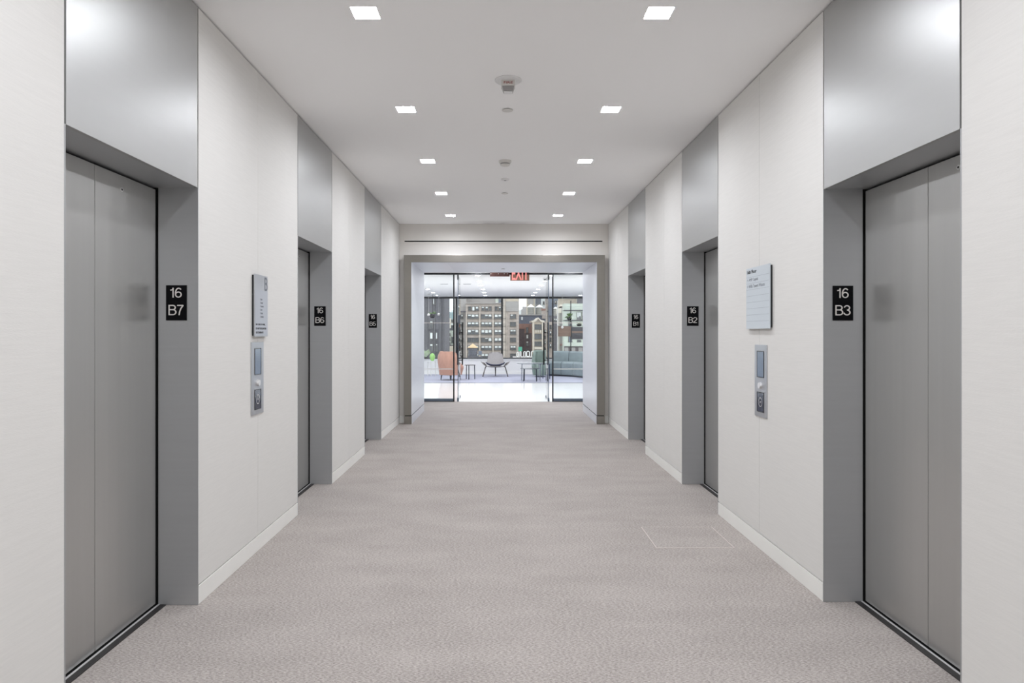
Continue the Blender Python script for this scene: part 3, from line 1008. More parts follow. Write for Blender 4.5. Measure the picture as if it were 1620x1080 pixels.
def pad(u, v):
    t = u * 2 - 1
    x = t * (0.30 - 0.04 * v)
    y = -0.27 + 0.46 * v
    return (x, y, 0.36 + 0.03 * (1 - v) - 0.03 * v + 0.08 * abs(t) ** 2.4)


MB().grid(pad, 14, 6, lambda u, v: (pad(u, v)[0], pad(u, v)[1] + 0.01, pad(u, v)[2] - 0.035)).build('seat_pad', M_shelldk, sc, smooth=True)


def back_f(u, v):
    t = u * 2 - 1
    w = 0.285 - 0.08 * v
    if v > 0.75:
        w *= 1 - 0.32 * (1 - math.sqrt(max(0.0, 1 - ((v - 0.75) / 0.25) ** 2)))
    z = 0.37 + 0.385 * v
    y = 0.10 + 0.24 * v - 0.07 * t * t + 0.02
    return (t * w, y, z)


MB().grid(back_f, 16, 12, lambda u, v: (back_f(u, v)[0] * 1.01, back_f(u, v)[1] + 0.035, back_f(u, v)[2] - 0.002)).build('backrest', M_shell, sc, smooth=True)
for s in (-1, 1):
    MB().tube([(s * 0.27, -0.02, 0.325), (s * 0.31, -0.10, 0.30), (s * 0.395, -0.20, 0.0)], 0.017, 10).build('leg', M_walnut, sc, smooth=True)
MB().cone((0, 0.30, 0.0), (0, 0.16, 0.30), 0.014, 0.026, 10).build('leg', M_walnut, sc, smooth=True)

# curved sofa
CX, CY = 0.80, 20.25
so = empty('curved_sofa', (CX, CY, 0.004), 'curved blue green sofa with channelled back under the window', 'sofa')
RI, RO = 1.78, 2.36


def arc_block(r0, r1, z0, z1, a0, a1, n=8, rnd=0.03, lean=0.0):
    def q(k, a):
        prof = [(r0 + rnd * 0.4, z0), (r0, z0 + rnd), (r0 + lean * 0.8, z1 - rnd), (r0 + lean + rnd, z1), (r1 - rnd, z1), (r1, z1 - rnd), (r1, z0 + rnd), (r1 - rnd * 0.4, z0)]
        rr, z = prof[k]
        return (rr * math.cos(a), rr * math.sin(a), z)
    vs, fs = [], []
    for i in range(n + 1):
        a = math.radians(a0 + (a1 - a0) * i / n)
        for k in range(8):
            vs.append(q(k, a))
    for i in range(n):
        for k in range(8):
            fs.append((i * 8 + k, i * 8 + (k + 1) % 8, (i + 1) * 8 + (k + 1) % 8, (i + 1) * 8 + k))
    fs.append(tuple(range(7, -1, -1)))
    fs.append(tuple(range(n * 8, n * 8 + 8)))
    return MB().raw(vs, fs)


A = [66, 50, 34, 18, 2, -14]
for a, b in zip(A[:-1], A[1:]):
    arc_block(RI, RO - 0.14, 0.05, 0.46, a - 0.25, b + 0.25, rnd=0.05).build('seat_section', M_teal, so, smooth=True)
    arc_block(RO - 0.17, RO, 0.05, 0.785, a - 0.25, b + 0.25, rnd=0.045, lean=0.03).build('back_section', M_teal, so, smooth=True)
arc_block(RI + 0.05, RO - 0.05, 0.0, 0.05, A[0] - 1, A[-1] + 1, 30, 0.005).build('plinth', M_leg, so)

# shelf rack with boxes beside the window, behind the sofa end
M_wood = mat('brown_slats', (132, 110, 94), 0.6, 0, 0.12, (2, 2, 30))
M_dslat = mat('charcoal_slats', (74, 74, 78), 0.6, 0, 0.08, (2, 2, 30))
M_white_m = mat('white_metal', (222, 222, 216), 0.5, 0, 0.01)
rk = empty('plant_shelf', (2.34, 22.3, 0.0), 'tall thin metal plant shelf with slatted boxes behind the sofa', 'shelf')
for x in (1.905, 2.345, 2.80):
    for y in (22.44, 22.58):
        MB(rk).box(x - 0.008, x + 0.008, y - 0.008, y + 0.008, 0.004, 2.44).build('post', M_white_m if x < 2 else M_frame, rk)
for z in (2.105, 1.785, 1.60):
    MB(rk).box(1.905 if z < 1.7 else 2.08, 2.80, 22.43, 22.59, z - 0.008, z + 0.004).build('shelf_board', M_frame, rk)


def slat_box(x0, x1, z0, z1, m, nm, band=None):
    b = MB(rk).box(x0, x1, 22.43, 22.60, z0, z1).build(nm, m, rk)
    n = 6
    h = (z1 - z0) / n
    for i in range(n):
        MB(rk).box(x0 + 0.01, x1 - 0.01, 22.418, 22.43, z0 + i * h + 0.005, z0 + (i + 1) * h - 0.005).build('slat', (band if (band and i == 3) else m), b)
    return b


slat_box(1.925, 2.335, 1.262, 1.590, M_wood, 'slatted_box')
slat_box(2.365, 2.79, 1.165, 1.575, M_dslat, 'slatted_box', M_wood)

M_leaf = mat('green_leaf', (104, 140, 70), 0.6, 0, 0.25, (30, 30, 30))
M_pale = mat('pale_leaf', (206, 222, 190), 0.6, 0, 0.1, (30, 30, 30))
M_lime = mat('lime_glaze', (160, 214, 122), 0.35, 0, 0.06, (10, 10, 10))
M_pot = mat('black_pot', (38, 36, 40), 0.5, 0, 0.05)


def leaf_mb(mb, base, d, L, wd):
    base, d = Vector(base), Vector(d).normalized()
    sd_ = d.cross(Vector((0, 0, 1)))
    if sd_.length < 0.1:
        sd_ = Vector((1, 0, 0))
    sd_.normalize()
    mid_ = base + d * L * 0.5 + Vector((0, 0, L * 0.12))
    tip = base + d * L
    mb.raw([base, mid_ + sd_ * wd, tip, mid_ - sd_ * wd], [(0, 1, 2), (0, 2, 3)])


def pot_plant(loc, R, ph, n, L, label, m=M_leaf, pm=M_pot, up=0.5, droop=0):
    r = empty('potted_plant', loc, label, 'plant')
    MB().lathe((0, 0, 0), [(R * 0.62, 0), (R * 0.95, ph * 0.35), (R, ph * 0.75), (R * 0.86, ph)], 20).build('pot', pm, r, smooth=True)
    for k in range(n):
        a = random.uniform(0, 2 * PI)
        e = random.uniform(up * 0.3, up * 2.2)
        mb = MB()
        leaf_mb(mb, (math.cos(a) * R * 0.4, math.sin(a) * R * 0.4, ph * 0.97), (math.cos(a), math.sin(a), e - (droop if k % 3 == 0 else 0)), L * random.uniform(0.7, 1.1), L * 0.16)
        mb.build('leaf', m, r)
    return r


pot_plant((2.30, 22.51, 1.789), 0.075, 0.125, 26, 0.17, 'bushy green plant in a black pot on the metal shelf', up=0.8, droop=1.2)
pot_plant((2.62, 22.51, 1.604), 0.085, 0.06, 14, 0.10, 'low green plant in a wide dark bowl on the metal shelf', up=0.5)

# hanging round planter and globe lamps, left of the view
hp = empty('hanging_planter', (-2.12, 21.5, ZL), 'black round planter with green leaves hanging from the lounge ceiling', 'planter')
px_, pz_ = -2.12, 1.385 + (526 - 499.5) * 21.5 / F
MB(hp).cone((px_, 21.5, ZL), (px_, 21.5, pz_ + 0.06), 0.006, 0.006, 8).build('rod', M_frame, hp)
MB(hp).ball((px_, 21.5, pz_), 0.085, 20, 0.9).build('bowl', M_pot, hp, smooth=True)
for k in range(18):
    a = random.uniform(0, 2 * PI)
    mb = MB(hp)
    leaf_mb(mb, (px_ + math.cos(a) * 0.03, 21.5 + math.sin(a) * 0.03, pz_ + 0.06), (math.cos(a), math.sin(a), random.uniform(0.1, 1.2)), 0.12, 0.02)
    mb.build('leaf', M_leaf, hp)
for i, (px, py, hy, lab) in enumerate(((678, 497.5, 21.0, 'white globe pendant lamp hanging before the black planter'),
                                       (694, 497, 21.6, 'white globe pendant lamp nearest the armchair, past the planter'),
                                       (889.6, 517.5, 21.4, 'cream globe pendant lamp hanging before the slatted box'))):
    x, z = (px - 790.5) * hy / F, H + (526 - py) * hy / F
    gl = empty('globe_pendant', (x, hy, ZL), lab, 'pendant lamp', 'globe pendants of the lounge')
    MB(gl).cone((x, hy, ZL), (x, hy, z + 0.03), 0.003, 0.003, 6).build('cord', M_white_m, gl)
    MB(gl).ball((x, hy, z), 0.042, 16).build('globe', M_cream_pl, gl, smooth=True)
    MB(gl).lathe((x, hy, ZL), [(0.04, 0), (0.035, -0.02)], 16).build('canopy', M_white_m, gl)

# pale pedestal with lime egg vase, and a pale plant on the sill
tb = round_table((-2.19, 21.9, 0.004), 0.16, 0.475, M_lwall, M_white_m, 3, 'round white table under the lime green vase', 0.012, 30)
vx, vy = (684 - 790.5) * 21.9 / F, 21.9
vs_ = empty('egg_vase', (vx, vy, 0.480), 'lime green egg-shaped vase on the round white table', 'vase')
zt = H - (558.5 - 526) * 21.9 / F
hh = zt - 0.480
MB(vs_).lathe((vx, vy, 0.480), [(0.035, 0), (0.062, hh * 0.15), (0.088, hh * 0.45), (0.086, hh * 0.65), (0.060, hh * 0.88), (0.025, hh * 0.99)], 24).build('body', M_lime, vs_, smooth=True)
MB(vs_).lathe((vx, vy, 0.480), [(0.025, hh * 0.985), (0.027, hh)], 16).build('rim', M_lime, vs_, smooth=True)
pot_plant((-2.43, 22.50, 0.52), 0.05, 0.06, 60, 0.26, 'pale green leafy plant on the window sill beside the vase', m=M_pale, up=1.5)


# ------------------------------------------------------------------ city outside
GZ = -46.0
o = MB().box(-900, 900, 60, 1400, GZ - 1, GZ).build('ground', mat('asphalt', (120, 120, 118), 0.9))
tag(o, 'city ground far below the window', kind='structure')


def PX(px, D):
    return (px - 790.5) * D / F


def PZ_(py, D):
    return H + (526 - py) * D / F


M_win = mat('dark_window_glass', (98, 102, 108), 0.15, 0, 0.35, (0.3, 0.3, 0.3))
M_wfr = mat('window_frame_grey', (108, 106, 102), 0.6, 0, 0.05)
M_blind = mat('white_blind', (232, 236, 236), 0.6, 0, 0.03, (0.5, 0.5, 0.5))


def facade_mat(name, c, vary=0.17, sc=(0.5, 0.5, 0.9)):
    return mat(name, c, 0.9, 0, vary, sc, detail=6, spec=0.1)


F_tan = facade_mat('tan_brick', (188, 177, 170))
F_tan2 = facade_mat('tan_pier', (196, 186, 177))
F_grey = facade_mat('grey_render', (172, 168, 166), 0.05)
F_slate = facade_mat('slate_grey_brick', (112, 110, 116), 0.08, (0.4, 0.4, 2.0))
F_slate2 = facade_mat('dark_slate_pier', (98, 97, 101), 0.06)
F_cream = facade_mat('cream_stone', (224, 216, 204), 0.05)
F_pale = facade_mat('pale_green_brick', (204, 211, 200), 0.05)
F_teal = facade_mat('teal_glass_tower', (150, 176, 180), 0.15)
F_white = facade_mat('white_tower', (222, 226, 226), 0.04)
F_red = facade_mat('red_brick', (156, 126, 118), 0.12)
F_dark = facade_mat('dark_and_shaded_brick', (112, 103, 106), 0.1)
F_roof = facade_mat('blue_slate_roof', (112, 116, 128), 0.10, (0.6, 0.6, 1.5))
F_tank = facade_mat('tank_staves', (166, 164, 156), 0.1, (2, 2, 0.3))
F_tankd = facade_mat('dark_tank_staves', (122, 124, 132), 0.08, (2, 2, 0.3))
F_cone = facade_mat('white_cone_roof', (236, 236, 234), 0.03)
F_conet = facade_mat('tan_cone_roof', (222, 196, 160), 0.06)
F_bluegrey = facade_mat('blue_grey_stone', (136, 144, 158), 0.08)
F_sand = facade_mat('sand_brick', (202, 190, 174), 0.06)
F_green = facade_mat('green_sign_face', (92, 160, 138), 0.05)
WMESH = {}


def window_part(parent, px0, px1, py0, py1, D, n=1, blinds=None, yoff=0.0, frame_m=M_wfr, glass_m=M_win):
    """Window with projecting frame and sill, glass in it, optional part-drawn blinds; built on a facade plane at Y = D"""
    x0, x1 = PX(px0, D), PX(px1, D)
    z1, z0 = PZ_(py0, D), PZ_(py1, D)
    Y = D + yoff
    t = 0.12 * D / 280
    fr = MB(parent)
    fr.box(x0 - t, x1 + t, Y - 0.45, Y, z1, z1 + t)
    fr.box(x0 - 2 * t, x1 + 2 * t, Y - 0.6, Y, z0 - 1.5 * t, z0)
    xs_ = [x0 + (x1 - x0) * i / n for i in range(n + 1)]
    for i, x in enumerate(xs_):
        fr.box(x - t * (1 if 0 < i < n else 0.8), x + t * (1 if 0 < i < n else 0.8), Y - 0.35, Y, z0, z1)
    fr.box(x0, x1, Y - 0.25, Y, (z0 + z1) / 2 - t * 0.5, (z0 + z1) / 2 + t * 0.5)
    o = fr.build('window', frame_m, parent)
    MB(parent).box(x0, x1, Y - 0.15, Y, z0, z1).build('pane', glass_m, o)
    if blinds:
        b = MB(parent)
        any_ = False
        for i, f in enumerate(blinds):
            if f > 0:
                any_ = True
                g = (xs_[i + 1] - xs_[i]) * 0.12
                b.box(xs_[i] + g, xs_[i + 1] - g, Y - 0.32, Y - 0.15, z1 - (z1 - z0) * f, z1 - t * 0.5)
        if any_:
            b.build('blind', M_blind, o)
    return o


def bld(label, px0, px1, ptop, D, m, depth=6, name='building', group=None):
    x0, x1 = PX(px0, D), PX(px1, D)
    r = empty(name, ((x0 + x1) / 2, D, GZ), label, 'building')
    MB(r).box(x0, x1, D, D + depth, GZ, PZ_(ptop, D)).build('wall', m, r)
    return r


def slab(r, px0, px1, pt, pb, D, m, nm, out=0.5, depth=None, back=0.0):
    x0, x1 = PX(px0, D), PX(px1, D)
    return MB(r).box(x0, x1, D - out, D + back + (depth or 0.0), PZ_(pb, D), PZ_(pt, D)).build(nm, m, r)


# main tan office block
D = 280
mb_ = bld('broad tan office block with rows of triple windows', 737, 795.5, 479.5, D, F_tan, 12)
slab(mb_, 795.5, 821, 462, 640, D, F_tan, 'wall', out=-0.05, depth=30)
slab(mb_, 718, 737, 455, 640, D, F_grey, 'wall', out=-3.0, depth=30, back=0)
slab(mb_, 737, 796, 455, 479.5, D, F_grey, 'penthouse_wall', out=-10, depth=36)
slab(mb_, 736.5, 796, 478.8, 480.2, D, F_grey, 'coping', out=0.8, depth=1)
slab(mb_, 800, 820, 470.5, 476.5, D, F_sand, 'band', out=0.3)
slab(mb_, 800, 820, 476.5, 492.5, D, F_grey, 'blank_panel', out=0.25)
for a, b in ((757.8, 760.2), (778.8, 781.2), (737.2, 739.0)):
    slab(mb_, a, b, 494, 640, D, F_tan2, 'pier', out=0.5)
slab(mb_, 795.8, 799.6, 462, 640, D, F_tan2, 'pier', out=0.5)
slab(mb_, 800.4, 801.6, 493, 640, D, F_tan2, 'pier', out=0.4)
slab(mb_, 783.5, 788.5, 471, 478.5, D, F_pale, 'roof_unit', out=-8, depth=12)
slab(mb_, 788.5, 792.5, 472, 478.5, D, F_bluegrey, 'roof_unit', out=-8, depth=12)
slab(mb_, 783.8, 788, 476.3, 478.4, D, F_white, 'roof_unit', out=-6, depth=8)
for a, b, bl in ((741, 745, 0), (747, 751, 1), (752.3, 757, 0.5), (762, 766, 0.3), (768, 772, 0.4), (774, 777.5, 0), (783, 787, 0), (789, 792.4, 0.3)):
    window_part(mb_, a, b, 485, 491, D, 1, [bl])
rows = [(497.4, 503.4), (509.6, 515.6), (521.6, 528.4), (534.4, 540.4), (546.8, 553.0), (559.4, 565.4), (572, 578)]
pat = [[(0.35, 0.6, 0.5), (0, 0.4, 0.5), (0.6, 0.5, 0.5)], [(0.5, 0.5, 0.5), (0.5, 0.5, 0.5), (0.5, 0.5, 0.5)],
       [(0.55, 0.2, 0.55), (0.6, 0.7, 0.6), (0.5, 0.5, 0.5)], [(0, 0, 0), (0, 0.25, 0.8), (0.7, 0.7, 0.7)],
       [(0.4, 0.4, 0.4), (0.5, 0.5, 0.5), (0.5, 0.5, 0.5)], [(0.5, 0.5, 0.5), (0.6, 0.6, 0.4), (0.4, 0.3, 0)], [(0, 0, 0), (0, 0, 0), (0, 0, 0)]]
for (a, b), pr in zip(rows, pat):
    for (x0, x1), bl in zip(((739.8, 757.2), (761.2, 778.0), (782.2, 799.2)), pr):
        window_part(mb_, x0, x1, a, b, D, 3, list(bl))
rp = [(0.3, 0), (0, 0), (0.35, 0.35), (0, 0), (0.45, 0.45), (0, 0), (0, 0)]
for (a, b), bl in zip(rows, rp):
    window_part(mb_, 807.2, 816, a, b, D, 2, list(bl))
for i, (a, b) in enumerate(rows):
    window_part(mb_, 725.8, 731.8, a, b, D, 2, [0.4 if i % 2 else 0.0, 0.45], yoff=3.0)
slab(mb_, 728, 737, 491.8, 493.2, D, F_slate, 'ledge', out=-2.4, depth=0.6)

# slate building on the left
D = 200
sb = bld('tall slate grey building with narrow pale windows', 640, 703.5, 440, D, F_slate, 20)
for a, b in ((671, 677), (686.6, 688.8), (694, 698), (700.5, 703.4)):
    slab(sb, a, b, 440, 640, D, F_slate2, 'pier', out=0.35)
for yy in (521, 539.5, 557):
    slab(sb, 677, 703.4, yy, yy + 1.0, D, F_slate2, 'ledge', out=0.45)
for a, b, c, d_, bl in ((680.2, 684.8, 508, 518, 0.2), (680.2, 684.8, 526, 536, 0.95), (689.6, 691.8, 526, 536, 0.95), (680.2, 684.8, 544, 554.5, 0.25), (690, 692, 544, 554, 0.2), (685.2, 689, 471.5, 481, 0.95)):
    window_part(sb, a, b, c, d_, D, 1, [bl])
# far towers in the gap
D = 520
r = bld('distant teal glass tower beside the slate building', 703, 709, 488.5, D, F_teal, 6)
slab(r, 703, 705, 485, 488.5, D, F_bluegrey, 'roof_unit', out=-1, depth=10)
window_part(r, 704.6, 707.6, 493, 500, D, 2, [0.1, 0])
slab(r, 703, 709, 490, 491, D, F_white, 'ledge')
r = bld('distant white and teal tower near the door mullion', 709.4, 722, 493, D + 30, F_white, 6)
for a in (711, 714.5):
    slab(r, a, a + 2, 494, 512, D + 30, F_teal, 'glass_strip')
slab(r, 713, 716, 490, 493, D + 30, F_white, 'roof_unit', out=-2, depth=10)
D = 400
r = bld('plain cream block in the gap below the towers', 703.6, 712.6, 503, D, F_cream, 6)
slab(r, 703.6, 712.6, 510.4, 511.2, D, F_grey, 'ledge')
r = bld('grey block with small dark windows beside the cream block', 712.8, 722, 505, D + 12, F_grey, 6)
window_part(r, 714, 716.2, 506, 509, D + 12, 1, [0])
window_part(r, 713.6, 717.4, 515, 519, D + 12, 1, [0])
slab(r, 712.8, 718, 511, 514, D + 12, F_white, 'ledge')
D = 300
r = bld('pale green-white low building with three stacked windows', 704, 717.6, 522.6, D, F_pale, 6)
for a, b, bl in ((527.4, 530.4, 0), (534.3, 538.2, 0.7), (541.8, 545, 0)):
    window_part(r, 708.4, 712, a, b, D, 1, [bl])
slab(r, 705, 717, 546, 547.3, D, F_dark, 'ledge', out=1)
slab(r, 706.5, 717.6, 518.8, 522.6, D, F_slate, 'roof_unit', out=-4, depth=8)
window_part(r, 714.5, 717.4, 533, 542, D, 1, [0])
r = bld('low sand-coloured building behind the orange armchair', 703, 718, 548, 250, F_sand, 6)

# foreground water tank on a roof


def water_tank(px0, px1, py_ap, py_e, py_b, D, bm_, cm_, label, stand=0.25):
    x0, x1 = PX(px0, D), PX(px1, D)
    xc, R = (x0 + x1) / 2, (x1 - x0) / 2
    r = empty('water_tank', (xc, D, PZ_(py_b, D)), label, 'water tank')
    MB(r).lathe((xc, D, 0), [(R * 0.86, PZ_(py_b, D)), (R * 0.84, PZ_(py_e, D))], 24).build('tank_body', bm_, r, smooth=True)
    for k in range(4):
        z = PZ_(py_b, D) + (PZ_(py_e, D) - PZ_(py_b, D)) * (k + 0.5) / 4
        MB(r).lathe((xc, D, z), [(R * 0.875, -0.05), (R * 0.875, 0.05)], 24).build('hoop', F_slate, r)
    MB(r).lathe((xc, D, 0), [(R, PZ_(py_e, D) - 0.15), (R, PZ_(py_e, D)), (0.02, PZ_(py_ap, D))], 24).build('cone_roof', cm_, r)
    for a in (45, 135, 225, 315):
        lx_, ly_ = xc + R * 0.6 * math.cos(math.radians(a)), D + R * 0.6 * math.sin(math.radians(a))
        MB(r).box(lx_ - 0.12, lx_ + 0.12, ly_ - 0.12, ly_ + 0.12, PZ_(py_b, D) - stand, PZ_(py_b, D)).build('leg', F_slate, r)
    return r


D = 240
r = bld('dark roof parapet carrying the near water tank', 739, 762, 564.6, D + 3 - 10, F_slate, 6)
water_tank(739.8, 756.2, 543.2, 549.4, 562.5, D, F_tankd, F_conet, 'grey wooden water tank with tan cone roof before the office block', 0.22)
slab(r, 756, 761.5, 556, 562, 233, F_bluegrey, 'roof_unit', out=-6, depth=8)

# right of the office block
D = 520
r = bld('slim white tower in the bright sky gap', 821, 824.5, 490, D, F_white, 6)
r = bld('pale grey blocky tower in the sky gap', 824.5, 834, 489, D, F_grey, 6)
slab(r, 827, 834, 485, 489, D, F_grey, 'wall', out=-2, depth=10)
D = 430
r = bld('tall tan tower behind the twin water tanks', 833.5, 846, 440, D, F_sand, 6)
slab(r, 834.5, 844, 472, 481, D, F_grey, 'recess_panel', out=0.4)
r = bld('grey tower with slim fins behind the twin tanks', 846, 857, 440, D + 6, F_grey, 6)
for k in range(4):
    slab(r, 848 + k * 2.1, 849 + k * 2.1, 472, 481, D + 6, F_bluegrey, 'fin', out=0.4)
slab(r, 845.4, 846.8, 455, 497, D + 6, F_white, 'pier', out=0.8)
r = bld('white tower beside the glass door edge', 857, 863.4, 440, D - 8, F_white, 6)
window_part(r, 859.2, 861, 477, 481, D - 8, 1, [0])
r = bld('tan tower seen along the door edge', 863.4, 868.6, 470, D - 20, F_tan, 6)
D = 330
r = bld('low building with blue slate roof carrying the twin tanks', 820.8, 863, 498.3, D, F_roof, 14)
slab(r, 821, 863, 497.4, 498.6, D, F_grey, 'coping', out=0.6, depth=1)
slab(r, 857.5, 863, 488, 504, D, F_tan, 'stair_tower', out=0.5, depth=3)
slab(r, 856.5, 863.4, 488.2, 491.0, D, F_red, 'stair_roof', out=0.9, depth=3)
slab(r, 824.6, 827, 501, 506, D, F_white, 'skylight', out=0.6)
water_tank(833.6, 846, 480.6, 485.8, 497.6, D + 8, F_tank, F_cone, 'wooden water tank with white cone roof, beside the tan tower', 0.42)
water_tank(847.2, 859.4, 481.4, 486, 497.6, D + 8.5, F_tank, F_cone, 'wooden water tank with white cone roof, beside the orange-roofed stair tower', 0.42)
D = 300
r = bld('red brick and dark building below the slate roof', 829.8, 842, 512, D, F_red, 6)
slab(r, 821, 829.8, 512, 520, D, F_red, 'wall', out=0, depth=20)
slab(r, 821, 830, 520, 640, D, F_dark, 'wall', out=-0.5, depth=20)  # shadow on the lower wall, painted in as dark brick
slab(r, 830, 841.6, 527, 640, D, F_dark, 'wall', out=0.1)
for a, b, bl in ((518, 526, 0), (529.4, 535.4, 0.9), (540, 546.8, 0.3), (552, 557, 0)):
    window_part(r, 832.4, 835.8, a, b, D, 1, [bl], yoff=-0.1)
D = 290
gb = bld('tan gabled building with large dark windows', 842.2, 860, 509, D, F_sand, 6)
x0, x1, xm = PX(842, D), PX(860.2, D), PX(851.3, D)
ze, za = PZ_(509, D), PZ_(504.2, D)
MB(gb).raw([(x0 + 1, D - 0.2, ze), (x1 - 1, D - 0.2, ze), (xm, D - 0.2, za), (x0 + 1, D + 20, ze), (x1 - 1, D + 20, ze), (xm, D + 20, za)], [(0, 1, 2), (3, 5, 4), (0, 3, 4, 1), (1, 4, 5, 2), (2, 5, 3, 0)]).build('gable', F_tan, gb)
for s, xa in ((-1, x0), (1, x1)):
    m_ = MB(gb)
    m_.raw([(xa + s * 0.3, D - 0.9, ze - 0.2), (xa - s * 1.2, D - 0.9, ze), (xm, D - 0.9, za), (xm, D - 0.9, za + 0.6), (xa - s * 1.2, D - 0.9, ze + 0.8), (xa + s * 0.3, D - 0.9, ze + 0.5),
            (xa + s * 0.3, D + 20, ze - 0.2), (xa - s * 1.2, D + 20, ze), (xm, D + 20, za), (xm, D + 20, za + 0.6), (xa - s * 1.2, D + 20, ze + 0.8), (xa + s * 0.3, D + 20, ze + 0.5)],
           [(0, 1, 2, 3, 4, 5), (11, 10, 9, 8, 7, 6)] + [(i, (i + 1) % 6, 6 + (i + 1) % 6, 6 + i) for i in range(6)])
    m_.build('gable_coping', F_cream, gb)
for a, b in ((842.4, 845.2), (857.2, 860)):
    slab(gb, a, b, 509, 640, D, F_cream, 'pier', out=0.5)
for a, b in ((513.4, 520.6), (528.2, 535.8), (540.4, 546.8)):
    window_part(gb, 846, 856.6, a, b, D, 3, None)
for k in range(3):
    slab(gb, 846.6 + 3.6 * k, 849.0 + 3.6 * k, 521.6, 526, D, F_cream, 'panel', out=0.4)
slab(gb, 845.4, 857, 548.6, 552.4, D, F_cream, 'cornice', out=1.0)
slab(gb, 846, 857, 552.6, 556, D, F_dark, 'opening', out=0.2)
D = 310
r = bld('beige flat block with small windows by the door edge', 860.3, 875, 509, D, F_tan, 6)
for k in range(4):
    window_part(r, 861.6, 864, 522 + 9 * k, 526 + 9 * k, D, 1, [0.6 if k % 2 == 0 else 0])
    window_part(r, 869.6, 872.4, 514 + 10 * k, 520 + 10 * k, D, 1, [0.5 if k % 2 else 0])
# right sidelight view
D = 420
r = bld('blue grey tower behind the third water tank', 866, 883.4, 440, D, F_bluegrey, 6)
window_part(r, 878, 881.6, 476, 480.4, D, 2, [0.6, 0])
slab(r, 866, 883.4, 499, 500.5, D, F_slate, 'ledge', out=0.6)
r = bld('dark low roof under the third water tank', 872, 883.4, 499.6, 318, F_slate, 8)
window_part(r, 876, 881, 504, 509, 318, 2, [0.3, 0.5])
water_tank(874.4, 883.2, 485.2, 488, 499.4, 322, F_tank, F_cone, 'wooden water tank with white cone roof seen through the sidelight', 0.14)
r = bld('sand brick tower with pale top band', 884, 914.4, 440, 400, F_sand, 6)
slab(r, 887.5, 903, 470, 473, 400, F_cream, 'band', out=0.4)
slab(r, 912.4, 914.6, 470, 478, 400, F_white, 'pier', out=0.6)
r = bld('dark grey tower top at the far end of the view', 915, 945, 440, 391, F_slate, 6)
for k in range(4):
    slab(r, 916 + 2 * k, 917 + 2 * k, 455, 479, 395, F_slate2, 'pier', out=0.5)
slab(r, 915, 945, 479.4, 481, 395, F_bluegrey, 'ledge', out=0.8)
D = 260
r = bld('grey side-lit building with cream parapet steps', 883.4, 892, 495, D, F_grey, 6)
slab(r, 883.2, 888, 487.6, 495, D, F_cream, 'parapet', out=0.5, depth=10)
slab(r, 888, 891.6, 480.6, 486, D, F_cream, 'parapet', out=-4, depth=10)
slab(r, 888, 891.8, 484, 495, D, F_grey, 'wall', out=-4, depth=10)
slab(r, 890.4, 891.0, 487, 556, D, F_slate, 'drain_pipe', out=0.5)
slab(r, 883.6, 884.4, 495, 600, D, F_cream, 'corner_strip', out=0.6)
slab(r, 886, 891, 543.6, 546.4, D, F_red, 'awning', out=1.0)
D = 250
r = bld('pale green-white brick building behind the shelf', 892.2, 950, 480, D, F_pale, 6)
slab(r, 892.2, 950, 490, 491, D, F_slate, 'ledge', out=0.6)
slab(r, 892.2, 950, 505.8, 507, D, F_slate, 'ledge', out=0.6)
for yy in (484, 487.4, 494, 498, 502):
    slab(r, 892.2, 950, yy, yy + 0.35, D, F_white, 'course', out=0.15)
window_part(r, 912.8, 918.8, 493.5, 505, D, 2, [0.7, 0.6])
window_part(r, 921, 926, 493.5, 505, D, 2, [0.5, 0.6])
window_part(r, 899.4, 904.8, 509, 516, D, 1, [0])
window_part(r, 899.4, 904.8, 532, 540.6, D, 1, [0], glass_m=F_bluegrey)
window_part(r, 913.2, 919, 537.6, 540.8, D, 1, [0])
slab(r, 892.2, 950, 541.4, 547.2, D, F_pale, 'cornice', out=1.2)
slab(r, 892.2, 950, 548, 575, D, F_dark, 'shop_band', out=0.3)
for k in range(3):
    slab(r, 893 + 11 * k, 899 + 11 * k, 549.5, 575, D, F_grey, 'pier', out=0.5)

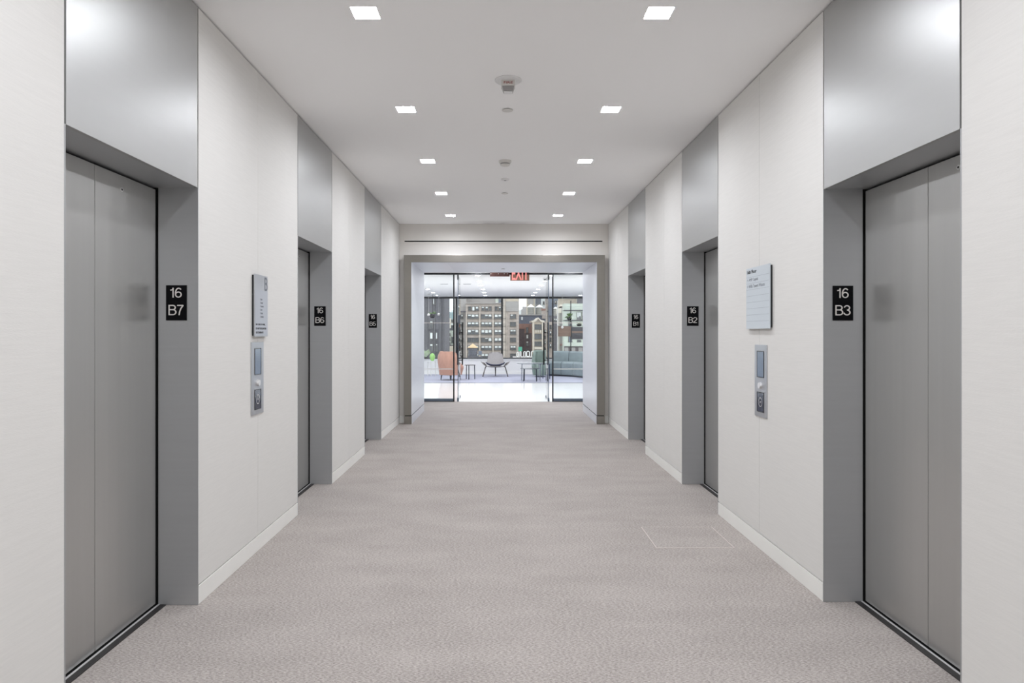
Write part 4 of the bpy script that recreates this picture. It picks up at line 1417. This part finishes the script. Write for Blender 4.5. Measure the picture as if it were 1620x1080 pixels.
# rooftop board and outline letters seen just over the sill
D = 200
gr = empty('roof_board', (PX(823, D), D, GZ), 'small green rooftop board beside white outline letters', 'billboard')
MB(gr).box(PX(820, D), PX(826, D), D, D + 0.5, PZ_(555.5, D), PZ_(548.6, D)).build('face', F_green, gr, bevel=0.06)
MB(gr).box(PX(822.4, D), PX(823.6, D), D + 0.1, D + 0.4, GZ, PZ_(555.5, D)).build('post', F_slate, gr)


def arch_letter(px0, px1, pt, pb, label, closed=False, foot=0):
    x0, x1 = PX(px0, D), PX(px1, D)
    z0, z1 = PZ_(pb, D), PZ_(pt, D)
    r_ = (x1 - x0) / 2
    q = empty('rooftop_letter', ((x0 + x1) / 2, D, z0), label, 'sign letter', 'white outline letters on the roof')
    pts = [(x0, D, z0)]
    for k in range(9):
        a = PI - PI * k / 8
        pts.append(((x0 + x1) / 2 + r_ * math.cos(a), D, z1 - r_ * 0.8 + r_ * 0.8 * math.sin(a)))
    pts.append((x1, D, z0))
    if closed:
        pts.append((x0, D, z0))
    MB(q).tube(pts, 0.13, 6).build('outline', F_cone, q)
    MB(q).box(x0 - 0.1, x0 + 0.1, D - 0.1, D + 0.1, z0 - 0.3, z0).build('strut', F_grey, q)
    MB(q).box(x1 - 0.1, x1 + 0.1, D - 0.1, D + 0.1, z0 - 0.3, z0).build('strut', F_grey, q)
    return q


arch_letter(817.6, 820.2, 557, 563.6, 'white closed outline letter left of the stem letter on the roof', True)
arch_letter(822.2, 824.2, 556, 563.6, 'white stem-like outline letter right under the green board')
arch_letter(828.6, 831.6, 556, 563.6, 'white arched outline letter, first past the green board')
arch_letter(833.4, 837.6, 555.4, 563.6, 'white closed arched outline letter in the middle of the roof row', True)
arch_letter(840.6, 845.0, 555.4, 563.6, 'white arched outline letter beside the sage armchair')
r = bld('low dark roof carrying the white outline letters', 812, 850, 565.6, D - 1, F_grey, 12)

for o in list(bpy.data.objects):
    if o.type == 'MESH' and o.parent is None and 'kind' not in o:
        print('untagged top-level', o.name)
